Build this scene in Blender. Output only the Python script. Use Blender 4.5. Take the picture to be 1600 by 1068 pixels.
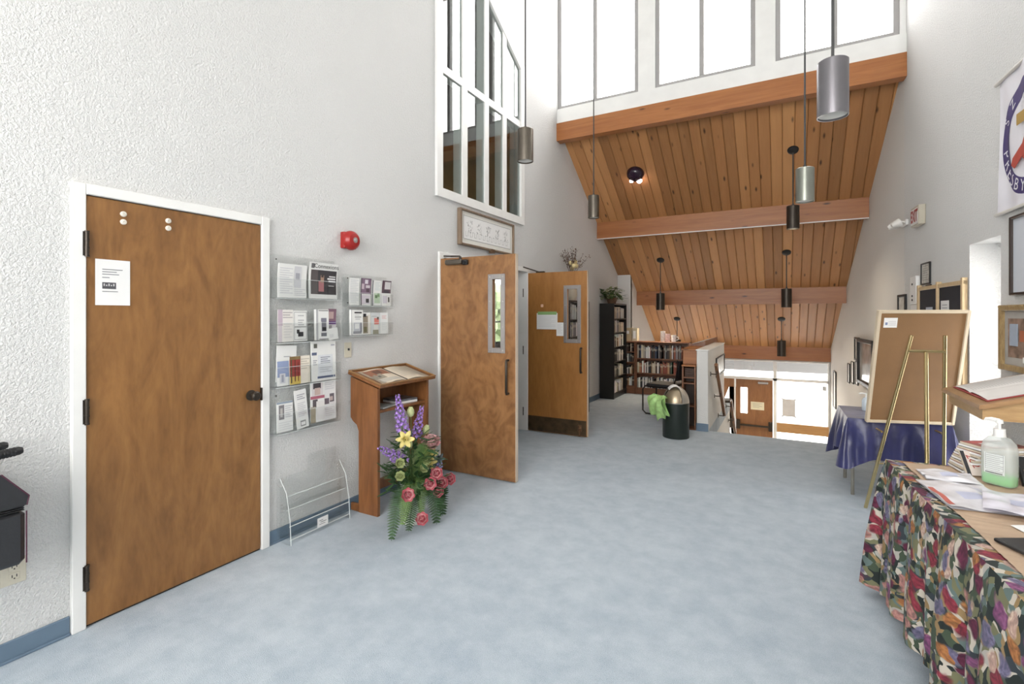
import bpy, math, random
from math import sin, cos, pi, radians as R
from mathutils import Vector, Matrix
from mathutils.geometry import tessellate_polygon

for o in list(bpy.data.objects):
    bpy.data.objects.remove(o, do_unlink=True)
scene = bpy.context.scene
col = scene.collection
rnd = random.Random(7)

# ------------------------------------------------------------------ camera
cam_d = bpy.data.cameras.new('camera'); cam = bpy.data.objects.new('camera', cam_d); col.objects.link(cam)
cam.location = (0, 0, 1.5); cam.rotation_euler = (R(90), 0, math.atan(425 / 769))
cam_d.sensor_width = 36; cam_d.lens = 769 / 1600 * 36; cam_d.shift_y = -41 / 1600
cam_d.clip_start = .02; cam_d.clip_end = 300
scene.camera = cam
# ------------------------------------------------------------------ sky (even overcast white) and exposure
SKY = 7.5
w = bpy.data.worlds.new('world'); scene.world = w; w.use_nodes = True
bg = w.node_tree.nodes['Background']; bg.inputs[0].default_value = (1, .985, .965, 1); bg.inputs[1].default_value = SKY
scene.view_settings.view_transform = 'Standard'; scene.view_settings.look = 'None'
scene.view_settings.gamma = 1; scene.view_settings.use_curve_mapping = False
scene.view_settings.exposure = 0.68
scene.cycles.transparent_max_bounces = 48


def portal(loc, rot, sx, sy):
    l = bpy.data.lights.new('window_portal', 'AREA'); l.shape = 'RECTANGLE'; l.size = sx; l.size_y = sy
    l.cycles.is_portal = True
    o = bpy.data.objects.new('window_portal', l); col.objects.link(o); o.location = loc; o.rotation_euler = rot


portal((-.92, 6.95, 5.85), (R(-90), 0, 0), 4.2, 2.6)          # clerestory, facing -Y
portal((-.6, -3.15, 2.75), (R(90), 0, 0), 4.0, 3.7)            # added fill window behind, facing +Y
portal((-.9, 12.2, -.75), (R(-90), 0, 0), 3.5, 2.4)           # entrance glazing
portal((1.75, 4.78, 1.05), (R(90), 0, R(90)), .3, 1.8)         # alcove window

# ------------------------------------------------------------------ materials
MATS = {}


def nmat(name):
    m = bpy.data.materials.new(name); m.use_nodes = True; nt = m.node_tree
    b = nt.nodes['Principled BSDF']
    return m, nt, b


def mixc(nt, fac, a, b, typ='MIX'):
    n = nt.nodes.new('ShaderNodeMix'); n.data_type = 'RGBA'; n.blend_type = typ
    for s, v in ((0, fac), (6, a), (7, b)):
        if hasattr(v, 'is_linked'): nt.links.new(v, n.inputs[s])
        elif s == 0: n.inputs[0].default_value = v
        else: n.inputs[s].default_value = (*v, 1) if len(v) == 3 else v
    return n.outputs[2]


def coords(nt, scale=(1, 1, 1), kind='Object', rand=False, rot=(0, 0, 0)):
    tc = nt.nodes.new('ShaderNodeTexCoord'); mp = nt.nodes.new('ShaderNodeMapping')
    mp.inputs['Scale'].default_value = scale; mp.inputs['Rotation'].default_value = rot
    nt.links.new(tc.outputs[kind], mp.inputs[0])
    if rand:
        oi = nt.nodes.new('ShaderNodeObjectInfo'); ml = nt.nodes.new('ShaderNodeMath'); ml.operation = 'MULTIPLY'
        ml.inputs[1].default_value = 37.
        nt.links.new(oi.outputs['Random'], ml.inputs[0]); nt.links.new(ml.outputs[0], mp.inputs['Location'])
    return mp.outputs[0]


def noise(nt, vec, scale, detail=3, rough=.5, dist=0):
    n = nt.nodes.new('ShaderNodeTexNoise'); n.inputs['Scale'].default_value = scale
    n.inputs['Detail'].default_value = detail; n.inputs['Roughness'].default_value = rough
    n.inputs['Distortion'].default_value = dist
    if vec: nt.links.new(vec, n.inputs['Vector'])
    return n.outputs[0]


def ramp(nt, fac, stops, interp='LINEAR'):
    r = nt.nodes.new('ShaderNodeValToRGB'); r.color_ramp.interpolation = interp
    e = r.color_ramp.elements
    while len(e) < len(stops): e.new(.5)
    for el, (p, c) in zip(e, stops):
        el.position = p; el.color = (*c, 1) if len(c) == 3 else c
    nt.links.new(fac, r.inputs[0]); return r.outputs[0]


def bump(nt, b, h, strength, dist=.01):
    n = nt.nodes.new('ShaderNodeBump'); n.inputs['Strength'].default_value = strength; n.inputs['Distance'].default_value = dist
    nt.links.new(h, n.inputs['Height']); nt.links.new(n.outputs[0], b.inputs['Normal'])


def M(name, c, rough=.5, metal=0., var=.08, vs=6., bs=0., bscale=60., spec=.5, sheen=0, kind='Object'):
    """plain painted / plastic / fabric material with slight procedural tone variation"""
    if name in MATS: return MATS[name]
    m, nt, b = nmat(name)
    v = coords(nt, kind=kind)
    n = noise(nt, v, vs, 4)
    lo = tuple(x * (1 - var) for x in c); hi = tuple(min(1, x * (1 + var)) for x in c)
    nt.links.new(ramp(nt, n, [(.3, lo), (.7, hi)]), b.inputs['Base Color'])
    b.inputs['Roughness'].default_value = rough; b.inputs['Metallic'].default_value = metal
    b.inputs['Specular IOR Level'].default_value = spec
    if sheen: b.inputs['Sheen Weight'].default_value = sheen
    if bs: bump(nt, b, noise(nt, v, bscale, 3), bs)
    MATS[name] = m; return m


def woodmat(name, c1, c2, grain=(1, 1, 12), scale=6., rough=.4, rand=False, knots=False, mottled=0.):
    if name in MATS: return MATS[name]
    m, nt, b = nmat(name)
    v = coords(nt, grain, rand=rand)
    n = noise(nt, v, scale, 6, .6, 1.2)
    n2 = noise(nt, v, scale * 6, 3, .5, .3)
    c = ramp(nt, n, [(.3, c1), (.5, tuple((p + q) / 2 for p, q in zip(c1, c2))), (.7, c2)])
    c = mixc(nt, .16, c, ramp(nt, n2, [(.35, tuple(x * .5 for x in c1)), (.65, c2)]))
    if mottled:
        vv = coords(nt, (1, 1, .8))
        c = mixc(nt, mottled, c, ramp(nt, noise(nt, vv, 5.5, 3, .5, 2.2), [(.38, tuple(x * .55 for x in c1)), (.62, c2)]))
    if rand:
        oi = nt.nodes.new('ShaderNodeObjectInfo')
        c = mixc(nt, .55, c, ramp(nt, oi.outputs['Random'], [(0, tuple(x * .55 for x in c1)), (.5, c1), (1, tuple(min(1, x * 1.2) for x in c2))]))
    if knots:
        kv = coords(nt, tuple(7 if g > 1 else (7 if g == 1 else 2.2) for g in grain), rand=rand)
        vo = nt.nodes.new('ShaderNodeTexVoronoi'); vo.inputs['Scale'].default_value = 1.0
        nt.links.new(kv, vo.inputs['Vector'])
        c = mixc(nt, ramp(nt, vo.outputs['Distance'], [(.05, (1, 1, 1)), (.14, (0, 0, 0))]), c, (.07, .028, .012))
    nt.links.new(c, b.inputs['Base Color'])
    b.inputs['Roughness'].default_value = rough
    bump(nt, b, n2, .08, .003)
    MATS[name] = m; return m


def stucco(name, c, strength=.6, scale=55):
    m, nt, b = nmat(name)
    v = coords(nt, kind='Object')
    n = noise(nt, v, scale, 3, .55, .6); n2 = noise(nt, v, 1.2, 3)
    nt.links.new(ramp(nt, n2, [(.3, tuple(x * .97 for x in c)), (.7, c)]), b.inputs['Base Color'])
    b.inputs['Roughness'].default_value = .85
    r = ramp(nt, n, [(.36, (0, 0, 0)), (.62, (1, 1, 1))])
    bump(nt, b, r, strength, .012)
    return m


def carpetmat(name):
    m, nt, b = nmat(name); v = coords(nt)
    big = noise(nt, v, .9, 4, .6, .4); mid = noise(nt, v, 7, 5, .7); fine = noise(nt, v, 260, 2)
    c = ramp(nt, big, [(.3, (.275, .345, .43)), (.7, (.51, .58, .645))])
    c = mixc(nt, .5, c, ramp(nt, mid, [(.34, (.245, .315, .395)), (.68, (.55, .615, .675))]))
    c = mixc(nt, .35, c, ramp(nt, fine, [(.3, (.24, .30, .35)), (.7, (.64, .70, .73))]))
    st = nt.nodes.new('ShaderNodeTexVoronoi'); st.inputs['Scale'].default_value = 1.1; nt.links.new(v, st.inputs['Vector'])
    c = mixc(nt, ramp(nt, st.outputs['Distance'], [(.02, (.55, .55, .55)), (.06, (0, 0, 0))]), c, (.13, .16, .18))
    nt.links.new(c, b.inputs['Base Color']); b.inputs['Roughness'].default_value = 1
    b.inputs['Specular IOR Level'].default_value = .1; b.inputs['Sheen Weight'].default_value = .2
    bump(nt, b, fine, .5, .006); return m


def glassmat(name, tint=(1, 1, 1), base=.05, rough=0.):
    m, nt, b = nmat(name); nt.nodes.remove(b)
    out = nt.nodes['Material Output']
    t = nt.nodes.new('ShaderNodeBsdfTransparent'); t.inputs[0].default_value = (*tint, 1)
    g = nt.nodes.new('ShaderNodeBsdfGlossy'); g.inputs['Roughness'].default_value = rough
    lw = nt.nodes.new('ShaderNodeLayerWeight'); lw.inputs['Blend'].default_value = .5      # Schlick reflectance, the same on both faces of a thin pane
    pw_ = nt.nodes.new('ShaderNodeMath'); pw_.operation = 'POWER'; nt.links.new(lw.outputs['Facing'], pw_.inputs[0]); pw_.inputs[1].default_value = 5
    fr = nt.nodes.new('ShaderNodeMath'); fr.operation = 'MULTIPLY_ADD'; nt.links.new(pw_.outputs[0], fr.inputs[0]); fr.inputs[1].default_value = 1 - base; fr.inputs[2].default_value = base
    mx = nt.nodes.new('ShaderNodeMixShader'); nt.links.new(fr.outputs[0], mx.inputs[0])
    nt.links.new(t.outputs[0], mx.inputs[1]); nt.links.new(g.outputs[0], mx.inputs[2]); nt.links.new(mx.outputs[0], out.inputs[0])
    return m


def attrmat(name, rough=.6):
    m, nt, b = nmat(name); a = nt.nodes.new('ShaderNodeAttribute'); a.attribute_name = 'Col'
    n = noise(nt, coords(nt), 40, 3)
    c = mixc(nt, .12, a.outputs[0], ramp(nt, n, [(.3, (.6, .6, .6)), (.7, (1, 1, 1))]), 'MULTIPLY')
    nt.links.new(c, b.inputs['Base Color']); b.inputs['Roughness'].default_value = rough; return m


def objcolmat(name):
    m, nt, b = nmat(name); oi = nt.nodes.new('ShaderNodeObjectInfo')
    tc = coords(nt, (1, 1, 1), 'Generated')
    sp = nt.nodes.new('ShaderNodeSeparateXYZ'); nt.links.new(tc, sp.inputs[0])
    band = ramp(nt, sp.outputs[2], [(0, (0, 0, 0)), (.62, (1, 1, 1)), (.8, (0, 0, 0))], 'CONSTANT')
    c = mixc(nt, .35, oi.outputs['Color'], mixc(nt, band, oi.outputs['Color'], (.7, .64, .5)))
    nt.links.new(c, b.inputs['Base Color']); b.inputs['Roughness'].default_value = .5; return m


def floralmat(name):
    m, nt, b = nmat(name); v = coords(nt, kind='UV')
    warp = nt.nodes.new('ShaderNodeTexNoise'); warp.inputs['Scale'].default_value = 9; nt.links.new(v, warp.inputs['Vector'])
    vm = nt.nodes.new('ShaderNodeVectorMath'); vm.operation = 'MULTIPLY_ADD'; nt.links.new(warp.outputs['Color'], vm.inputs[0])
    vm.inputs[1].default_value = (.13, .13, .13); nt.links.new(v, vm.inputs[2])
    wv = vm.outputs[0]

    def vor(s, feat='F1'):
        o = nt.nodes.new('ShaderNodeTexVoronoi'); o.feature = feat; o.inputs['Scale'].default_value = s; nt.links.new(wv, o.inputs['Vector']); return o
    leaf = vor(33); sp = nt.nodes.new('ShaderNodeSeparateColor'); nt.links.new(leaf.outputs['Color'], sp.inputs[0])
    base = ramp(nt, sp.outputs[0], [(0, (.012, .02, .018)), (.22, (.05, .075, .045)), (.38, (.17, .17, .09)), (.52, (.30, .20, .09)), (.60, (.42, .40, .36)), (.66, (.03, .04, .05)), (.74, (.55, .50, .42)), (.9, (.12, .17, .16))], 'CONSTANT')
    fl = vor(14); sp2 = nt.nodes.new('ShaderNodeSeparateColor'); nt.links.new(fl.outputs['Color'], sp2.inputs[0])
    fc = ramp(nt, sp2.outputs[0], [(0, (.25, .035, .06)), (.22, (.17, .18, .30)), (.36, (.47, .27, .24)), (.5, (.55, .46, .38)), (.64, (.12, .02, .06)), (.78, (.24, .09, .22)), (.9, (.38, .18, .06))], 'CONSTANT')
    ring = noise(nt, wv, 60, 3)
    fc = mixc(nt, .55, fc, ramp(nt, ring, [(.35, (.02, .01, .015)), (.5, (.35, .2, .2)), (.7, (.75, .68, .6))]), 'OVERLAY')
    mask = ramp(nt, fl.outputs['Distance'], [(.4, (1, 1, 1)), (.5, (0, 0, 0))])
    c = mixc(nt, mask, base, fc)
    nt.links.new(c, b.inputs['Base Color']); b.inputs['Roughness'].default_value = .75; return m


def emit(name, c, s):
    m, nt, b = nmat(name); b.inputs['Emission Color'].default_value = (*c, 1); b.inputs['Emission Strength'].default_value = s
    b.inputs['Base Color'].default_value = (*c, 1); MATS[name] = m; return m


STUCCO = stucco('white_stucco', (.70, .70, .69), .5, 85)
STUCCO_S = stucco('white_smooth_stucco', (.70, .69, .665), .25, 75)
CARPET = carpetmat('blue_grey_carpet')
WHITE = M('white_trim_paint', (.80, .80, .78), .4, var=.03)
BASEB = M('blue_vinyl_baseboard', (.13, .19, .26), .4, var=.1)
GLASS = glassmat('window_glass'); ACRYL = glassmat('clear_acrylic', (.982, .987, .986), .035); GLASSD = glassmat('double_glazing', (.82, .86, .85), .11)
DOORW = woodmat('honey_birch_veneer', (.175, .076, .022), (.325, .155, .048), (1, 1, .25), 7, .42)
DOORM = woodmat('mottled_birch_veneer', (.20, .088, .033), (.35, .175, .07), (1, 1, .35), 6, .3, mottled=.36)
DOORO = woodmat('orange_birch_veneer', (.30, .125, .03), (.40, .185, .052), (1, 1, .25), 6, .38)
PLANK = woodmat('knotty_pine_plank', (.40, .178, .066), (.55, .285, .115), (1, .07, 1), 9, .45, rand=True, knots=True)
BEAM = woodmat('cedar_beam', (.31, .108, .03), (.43, .17, .052), (.06, 1, 1), 12, .4, knots=True)
OAK = woodmat('brown_oak', (.15, .055, .017), (.28, .115, .04), (1, 1, .12), 14, .35)
OAKL = woodmat('light_oak', (.40, .24, .10), (.55, .36, .17), (.15, .15, 1), 14, .4)
WALNUT = woodmat('red_brown_shelf_wood', (.14, .055, .025), (.24, .10, .045), (.15, 1, 1), 12, .4)
BLACKW = M('black_laminate', (.012, .011, .010), .35)
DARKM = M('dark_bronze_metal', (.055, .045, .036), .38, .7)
BRONZE = M('brushed_bronze', (.16, .14, .115), .36, .85)
REFL_GREY = M('grey_reflection_metal', (.22, .21, .225), .32, .85)  # lighter than the bronze: clerestory reflections put into the colour
STEEL = M('steel', (.42, .40, .39), .38, .8)
BRASS = M('brass_tube', (.60, .48, .25), .25, .9)
BLACK = M('black_plastic', (.012, .012, .013), .45)
LEATH = M('black_padded_vinyl', (.022, .023, .026), .42, bs=.2, bscale=30)
EDGE = M('acrylic_edge_highlight', (.72, .76, .75), .15, var=.02)  # pale colour stands in for light glowing along the acrylic edges
PAPER = M('white_paper', (.80, .80, .79), .7, var=.02)
CREAM = M('cream_plastic', (.62, .58, .47), .45)
RED = M('red_enamel', (.33, .014, .012), .3)
PRINT = attrmat('printed_ink'); COVER = objcolmat('book_cover')
GOLD = woodmat('gilded_frame', (.20, .125, .05), (.42, .30, .14), (1, 1, .3), 20, .35)
CORD = M('dark_cord', (.06, .06, .06), .6)
DIFF = M('white_reflector', (.75, .74, .70), .5)
CONC = M('concrete', (.72, .71, .69), .9); GRASS = M('grass', (.16, .24, .08), 1., var=.4, vs=3)


# ------------------------------------------------------------------ mesh builder
class MB:
    def __init__(s): s.v = []; s.f = []; s.c = []; s.m = []; s.C = None; s.mi = 0

    def face(s, idx): s.f.append(tuple(idx)); s.c.append(s.C); s.m.append(s.mi)

    def add(s, vs, fs):
        n = len(s.v); s.v += [tuple(p) for p in vs]
        for f in fs: s.face([n + i for i in f])
        return s

    def quad(s, *p): return s.add(p, [tuple(range(len(p)))])

    def box(s, x0, x1, y0, y1, z0, z1, b=0):
        if x0 > x1: x0, x1 = x1, x0
        if y0 > y1: y0, y1 = y1, y0
        if z0 > z1: z0, z1 = z1, z0
        if not b:
            vs = [(x, y, z) for x in (x0, x1) for y in (y0, y1) for z in (z0, z1)]
            return s.add(vs, [(0, 1, 3, 2), (4, 6, 7, 5), (0, 4, 5, 1), (2, 3, 7, 6), (0, 2, 6, 4), (1, 5, 7, 3)])
        b = min(b, (x1 - x0) * .45, (y1 - y0) * .45, (z1 - z0) * .45)
        vs = []; ix = {}
        for i, x in enumerate((x0, x1)):
            for j, y in enumerate((y0, y1)):
                for k, z in enumerate((z0, z1)):
                    dx, dy, dz = (b if i == 0 else -b), (b if j == 0 else -b), (b if k == 0 else -b)
                    ix[i, j, k, 0] = len(vs); vs.append((x, y + dy, z + dz))
                    ix[i, j, k, 1] = len(vs); vs.append((x + dx, y, z + dz))
                    ix[i, j, k, 2] = len(vs); vs.append((x + dx, y + dy, z))
        fs = []
        q = [(0, 0), (1, 0), (1, 1), (0, 1)]
        for i in (0, 1):
            fs.append([ix[i, a, c_, 0] for a, c_ in q]); fs.append([ix[a, i, c_, 1] for a, c_ in q]); fs.append([ix[a, c_, i, 2] for a, c_ in q])
        for a in (0, 1):
            for c_ in (0, 1):
                fs.append([ix[a, c_, 0, 0], ix[a, c_, 1, 0], ix[a, c_, 1, 1], ix[a, c_, 0, 1]])
                fs.append([ix[a, 0, c_, 0], ix[a, 1, c_, 0], ix[a, 1, c_, 2], ix[a, 0, c_, 2]])
                fs.append([ix[0, a, c_, 1], ix[1, a, c_, 1], ix[1, a, c_, 2], ix[0, a, c_, 2]])
        for i in (0, 1):
            for j in (0, 1):
                for k in (0, 1): fs.append([ix[i, j, k, 0], ix[i, j, k, 1], ix[i, j, k, 2]])
        return s.add(vs, fs)

    def tube(s, pts, r, n=8, caps=True):
        pts = [Vector(p) for p in pts]; rs = r if isinstance(r, (list, tuple)) else [r] * len(pts)
        rings = []; up = None
        for i, p in enumerate(pts):
            t = (pts[min(i + 1, len(pts) - 1)] - pts[max(i - 1, 0)]).normalized()
            if up is None:
                up = Vector((0, 0, 1)) if abs(t.z) < .9 else Vector((1, 0, 0))
            a = (up - t * up.dot(t))
            if a.length < 1e-6: a = t.orthogonal()
            a.normalize(); bb = t.cross(a); up = a
            rings.append([p + (a * cos(2 * pi * k / n) + bb * sin(2 * pi * k / n)) * rs[i] for k in range(n)])
        vs = [q for rg in rings for q in rg]; fs = []
        for i in range(len(pts) - 1):
            for k in range(n):
                fs.append((i * n + k, i * n + (k + 1) % n, (i + 1) * n + (k + 1) % n, (i + 1) * n + k))
        if caps: fs += [tuple(range(n))[::-1], tuple((len(pts) - 1) * n + k for k in range(n))]
        return s.add(vs, fs)

    def cyl(s, p0, p1, r, r1=None, n=16): return s.tube([p0, p1], [r, r if r1 is None else r1], n)

    def lathe(s, prof, n=24, c=(0, 0, 0), a0=0, a1=2 * pi):
        full = abs(a1 - a0 - 2 * pi) < 1e-6; cols = n if full else n + 1
        vs = []; fs = []
        for r, z in prof:
            for k in range(cols):
                a = a0 + (a1 - a0) * k / n; vs.append((c[0] + r * cos(a), c[1] + r * sin(a), c[2] + z))
        for i in range(len(prof) - 1):
            for k in range(n):
                k2 = (k + 1) % cols; fs.append((i * cols + k, i * cols + k2, (i + 1) * cols + k2, (i + 1) * cols + k))
        return s.add(vs, fs)

    def grid(s, fn, nu, nv, closed=False):
        vs = [fn(i / nu, j / nv) for j in range(nv + 1) for i in range(nu + (0 if closed else 1))]; w_ = nu + (0 if closed else 1)
        fs = [(j * w_ + i, j * w_ + (i + 1) % w_, (j + 1) * w_ + (i + 1) % w_, (j + 1) * w_ + i) for j in range(nv) for i in range(nu)]
        return s.add(vs, fs)

    def prism(s, poly, d0, d1, mp=lambda a, b, d: (a, d, b), holes=()):
        """2-D polygon (a,b) with holes, extruded along d"""
        loops = [list(poly)] + [list(h) for h in holes]
        flat = [p for l in loops for p in l]; n = len(flat)
        tris = tessellate_polygon([[Vector((a, b, 0)) for a, b in l] for l in loops])
        vs = [mp(a, b, d0) for a, b in flat] + [mp(a, b, d1) for a, b in flat]
        fs = [tuple(t) for t in tris] + [tuple(n + i for i in t[::-1]) for t in tris]; k = 0
        for l in loops:
            m_ = len(l)
            fs += [(k + i, k + (i + 1) % m_, n + k + (i + 1) % m_, n + k + i) for i in range(m_)]; k += m_
        return s.add(vs, fs)

    def ball(s, c, rx, ry=None, rz=None, nu=12, nv=8):
        ry = rx if ry is None else ry; rz = rx if rz is None else rz
        return s.grid(lambda u, v: (c[0] + rx * sin(pi * v) * cos(2 * pi * u), c[1] + ry * sin(pi * v) * sin(2 * pi * u), c[2] + rz * cos(pi * v)), nu, nv, True)

    def xf(s, mat, start=0):
        for i in range(start, len(s.v)): s.v[i] = tuple(mat @ Vector(s.v[i]))
        return s

    def mesh(s, name, mats, smooth=None):
        me = bpy.data.meshes.new(name); me.from_pydata(s.v, [], s.f); me.validate(); 
        for m_ in (mats if isinstance(mats, (list, tuple)) else [mats]): me.materials.append(m_)
        if len(me.polygons) == len(s.f):
            if any(s.m): me.polygons.foreach_set('material_index', s.m)
            if any(c is not None for c in s.c):
                at = me.color_attributes.new('Col', 'FLOAT_COLOR', 'CORNER')
                for p in me.polygons:
                    c = s.c[p.index] or (.8, .8, .8)
                    for li in p.loop_indices: at.data[li].color = (*c, 1)
        import bmesh
        bm = bmesh.new(); bm.from_mesh(me); bmesh.ops.recalc_face_normals(bm, faces=bm.faces); bm.to_mesh(me); bm.free()
        if smooth is not None:
            me.polygons.foreach_set('use_smooth', [True] * len(me.polygons)); me.set_sharp_from_angle(angle=R(smooth))
        me.update(); return me

    def build(s, name, mats, parent=None, loc=(0, 0, 0), rz=0, smooth=None, rot=None):
        return mobj(name, s.mesh(name, mats, smooth), parent, loc, rz, rot)


def mobj(name, me, parent=None, loc=(0, 0, 0), rz=0, rot=None):
    o = bpy.data.objects.new(name, me); col.objects.link(o); o.parent = parent; o.location = loc
    o.rotation_euler = rot if rot else (0, 0, rz); return o


def tag(o, label=None, cat=None, group=None, kind=None):
    for k, v in (('label', label), ('category', cat), ('group', group), ('kind', kind)):
        if v: o[k] = v
    return o


def thing(name, label, cat, loc=(0, 0, 0), rz=0, group=None, kind=None, rot=None):
    o = bpy.data.objects.new(name, None); col.objects.link(o); o.empty_display_size = .1; o.location = loc
    o.rotation_euler = rot if rot else (0, 0, rz); return tag(o, label, cat, group, kind)


def copy_tree(o, parent=None):
    c = o.copy(); col.objects.link(c); c.parent = parent
    for ch in o.children: copy_tree(ch, c)
    return c


def text(name, s_, size, mat, parent, x, z, y=-.001, align='CENTER', rot=0., bold=0., sx=1.):
    cu = bpy.data.curves.new('t', 'FONT'); cu.body = s_; cu.size = size; cu.align_x = align; cu.align_y = 'CENTER'; cu.resolution_u = 3; cu.offset = bold
    o = bpy.data.objects.new('t', cu); col.objects.link(o)
    dg = bpy.context.evaluated_depsgraph_get(); me = bpy.data.meshes.new_from_object(o.evaluated_get(dg))
    bpy.data.objects.remove(o, do_unlink=True)
    for v in me.vertices:
        a, b = v.co.x * sx, v.co.y
        v.co = (x + a * cos(rot) - b * sin(rot), y, z + a * sin(rot) + b * cos(rot))
    me.materials.clear(); me.materials.append(mat)
    return mobj(name, me, parent)


def frame_ring(mb, x0, x1, z0, z1, w_, y0, y1, b=.004):
    mb.box(x0, x0 + w_, y0, y1, z0, z1, b); mb.box(x1 - w_, x1, y0, y1, z0, z1, b)
    mb.box(x0 + w_, x1 - w_, y0, y1, z0, z0 + w_, b); mb.box(x0 + w_, x1 - w_, y0, y1, z1 - w_, z1, b)
    return mb


LX = -2.95; LRZ = pi / 2
RA = math.atan(.0602); RRZ = -(pi / 2 - RA)


def rwx(y): return 1.565 - .0602 * y


def RW(y, z, off=0.): return (rwx(y) - off, y - off * .06, z)


def LW(y, z, off=0.): return (LX + off, y, z)


def zp(y): return 8.84 - .667 * y


XR0 = 1.9
# ================================================================== STRUCTURE
mb = MB().prism([(-3.1, -3.2), (2.0, -3.2), (2.0, 6.85), (-.86, 6.85), (-.86, 9.77), (-3.1, 9.77)], -.2, 0, lambda a, b, d: (a, b, d))
tag(mb.build('floor', CARPET), 'blue grey carpeted floor of the hall', 'floor', kind='structure')
mb = MB().box(-3.1, 1.6, 6.9, 12.4, -2.05, -1.88)
tag(mb.build('floor', M('pale_lobby_tile', (.58, .55, .50), .35)), 'lower lobby floor at the foot of the stairs', 'floor', kind='structure')

# left wall with door opening and interior window opening
YZ = lambda a, b, d: (d, a, b)
WINP = [(3.84, 2.70), (5.58, 2.70), (5.58, 4.66), (3.84, 5.62)]
mb = MB().prism([(-3.2, -.2), (3.91, -.2), (3.91, 2.075), (5.73, 2.075), (5.73, -.2), (9.77, -.2), (9.77, 2.35), (6.82, 4.33), (6.82, 7.3), (-3.2, 7.3)],
                LX - .17, LX, YZ, [WINP])
tag(mb.build('wall_left', STUCCO), 'tall white textured wall with the doors and brochure racks', 'wall', kind='structure')
mb = MB().prism([(9.80, -2.05), (12.15, -2.05), (12.15, .8), (9.80, 2.36)], -2.86, -2.69, YZ)
tag(mb.build('wall_left', STUCCO_S), 'lower white side wall beyond the book nook', 'wall', kind='structure')
mb = MB().box(LX - .17, -2.69, 9.77, 9.87, -2.05, 2.32)
tag(mb.build('wall_jog', STUCCO_S), 'short white return wall behind the black bookcase', 'wall', kind='structure')
# right wall with alcove
RWM = lambda a, b, d: (rwx(a) + d, a, b)
mb = MB().prism([(-3.2, -.2), (4.54, -.2), (4.54, 2.05), (5.06, 2.05), (5.06, -.2), (6.8, -.2), (6.8, 7.3), (-3.2, 7.3)], 0, .32, RWM)
tag(mb.build('wall_right', STUCCO), 'tall white textured wall with banner and pictures', 'wall', kind='structure')
mb = MB().prism([(6.8, -2.05), (12.15, -2.05), (12.15, .8), (6.8, 4.35)], 0, .32, RWM)
tag(mb.build('wall_right', STUCCO_S), 'smooth white wall beside the staircase under sloped ceiling', 'wall', kind='structure')
# alcove window
wn = thing('window_2', 'narrow window lighting the wall alcove beside the easel', 'window', RW(4.8, 0, -.26), RRZ, kind='structure')
frame_ring(MB(), -.26, .26, 0, 2.05, .15, 0, .05).build('window_frame', WHITE, wn)
MB().box(-.11, .11, .02, .026, .15, 1.9).build('pane', GLASS, wn)
# rear wall behind the camera, with an unseen window added for fill light
mb = MB().prism([(-3.3, -.2), (2.1, -.2), (2.1, 7.3), (-3.3, 7.3)], -3.2, -3.05, holes=[[(-2.6, .9), (1.4, .9), (1.4, 4.6), (-2.6, 4.6)]])
tag(mb.build('wall_rear', STUCCO), 'white wall behind the viewer with an added fill window', 'wall', kind='structure')
wn = thing('window_3', 'large mullioned window added behind the viewer for fill light', 'window', (0, -3.1, 0), kind='structure')
m_ = frame_ring(MB(), -2.6, 1.4, .9, 4.6, .08, -.04, .04)
for x in (-1.27, .06): m_.box(x - .04, x + .04, -.04, .04, .98, 4.52)
m_.box(-2.52, 1.32, -.03, .03, 2.9, 2.98); m_.build('window_frame', WHITE, wn)
for x0, x1 in ((-2.52, -1.31), (-1.23, .02), (.10, 1.32)): MB().box(x0, x1, -.003, .003, .98, 4.52).build('pane', GLASS, wn)
# flat ceiling over the tall hall
mb = MB().box(-3.3, 2.2, -3.2, 6.85, 7.2, 7.35)
tag(mb.build('ceiling', STUCCO_S), 'high flat white ceiling above the hall', 'ceiling', kind='structure')

# sloped timber ceiling: deck, planks, beams
ce = tag(MB().prism([(6.87, zp(6.87) + .03), (13.0, zp(13.0) + .03), (13.0, zp(13.0) + .2), (6.87, zp(6.87) + .2)], -3.1, 1.5, YZ).build('ceiling', BLACKW),
         'sloped knotty pine plank ceiling over the stairs', 'ceiling', kind='structure')
SL = math.atan(.667)
BY = [6.7, 8.5, 10.25, 12.0]
pw = .1415
for bay in range(3):
    y0, y1 = BY[bay] + .14, BY[bay + 1]
    L = (y1 - y0 + .05) / cos(SL)
    pm = MB(); g = .009; w_ = pw - .003
    # bevelled tongue-and-groove board, underside at z=0
    prof = [(-w_ / 2, g), (-w_ / 2 + g, 0), (w_ / 2 - g, 0), (w_ / 2, g), (w_ / 2, .025), (-w_ / 2, .025)]
    pm.prism(prof, 0, L, lambda a, b, d: (a, d, b))
    me = pm.mesh('plank', PLANK)
    n = 0; x = -2.92
    xl = -2.95 if bay < 2 else -2.69
    while x < rwx(y0) + .06:
        if x - pw / 2 > xl - .12:
            o = mobj('plank', me, ce, (x, y0, zp(y0) + .0), rot=(-SL, 0, 0))
            if bay == 2: o.location.z -= .0
        x += pw
beams = [(6.7, -2.95, 1.16), (8.5, -2.95, 1.05), (10.25, -2.69, .945), (12.0, -2.69, .84)]
for y, a, b_ in beams:
    bt = zp(y) + .01
    bb = 8.554 - .667 * y
    if y == 6.7: bt = 4.345
    MB().prism([(y, bb), (y, bt), (y + .14, bt - (.0 if y == 6.7 else .093)), (y + .14, bb)], a, b_, YZ).build('beam', BEAM, ce)
    if y == 8.5:
        MB().box(a, b_, y - .004, y + .02, bb - .012, bb).build('light_strip_trim', WHITE, ce)

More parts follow.
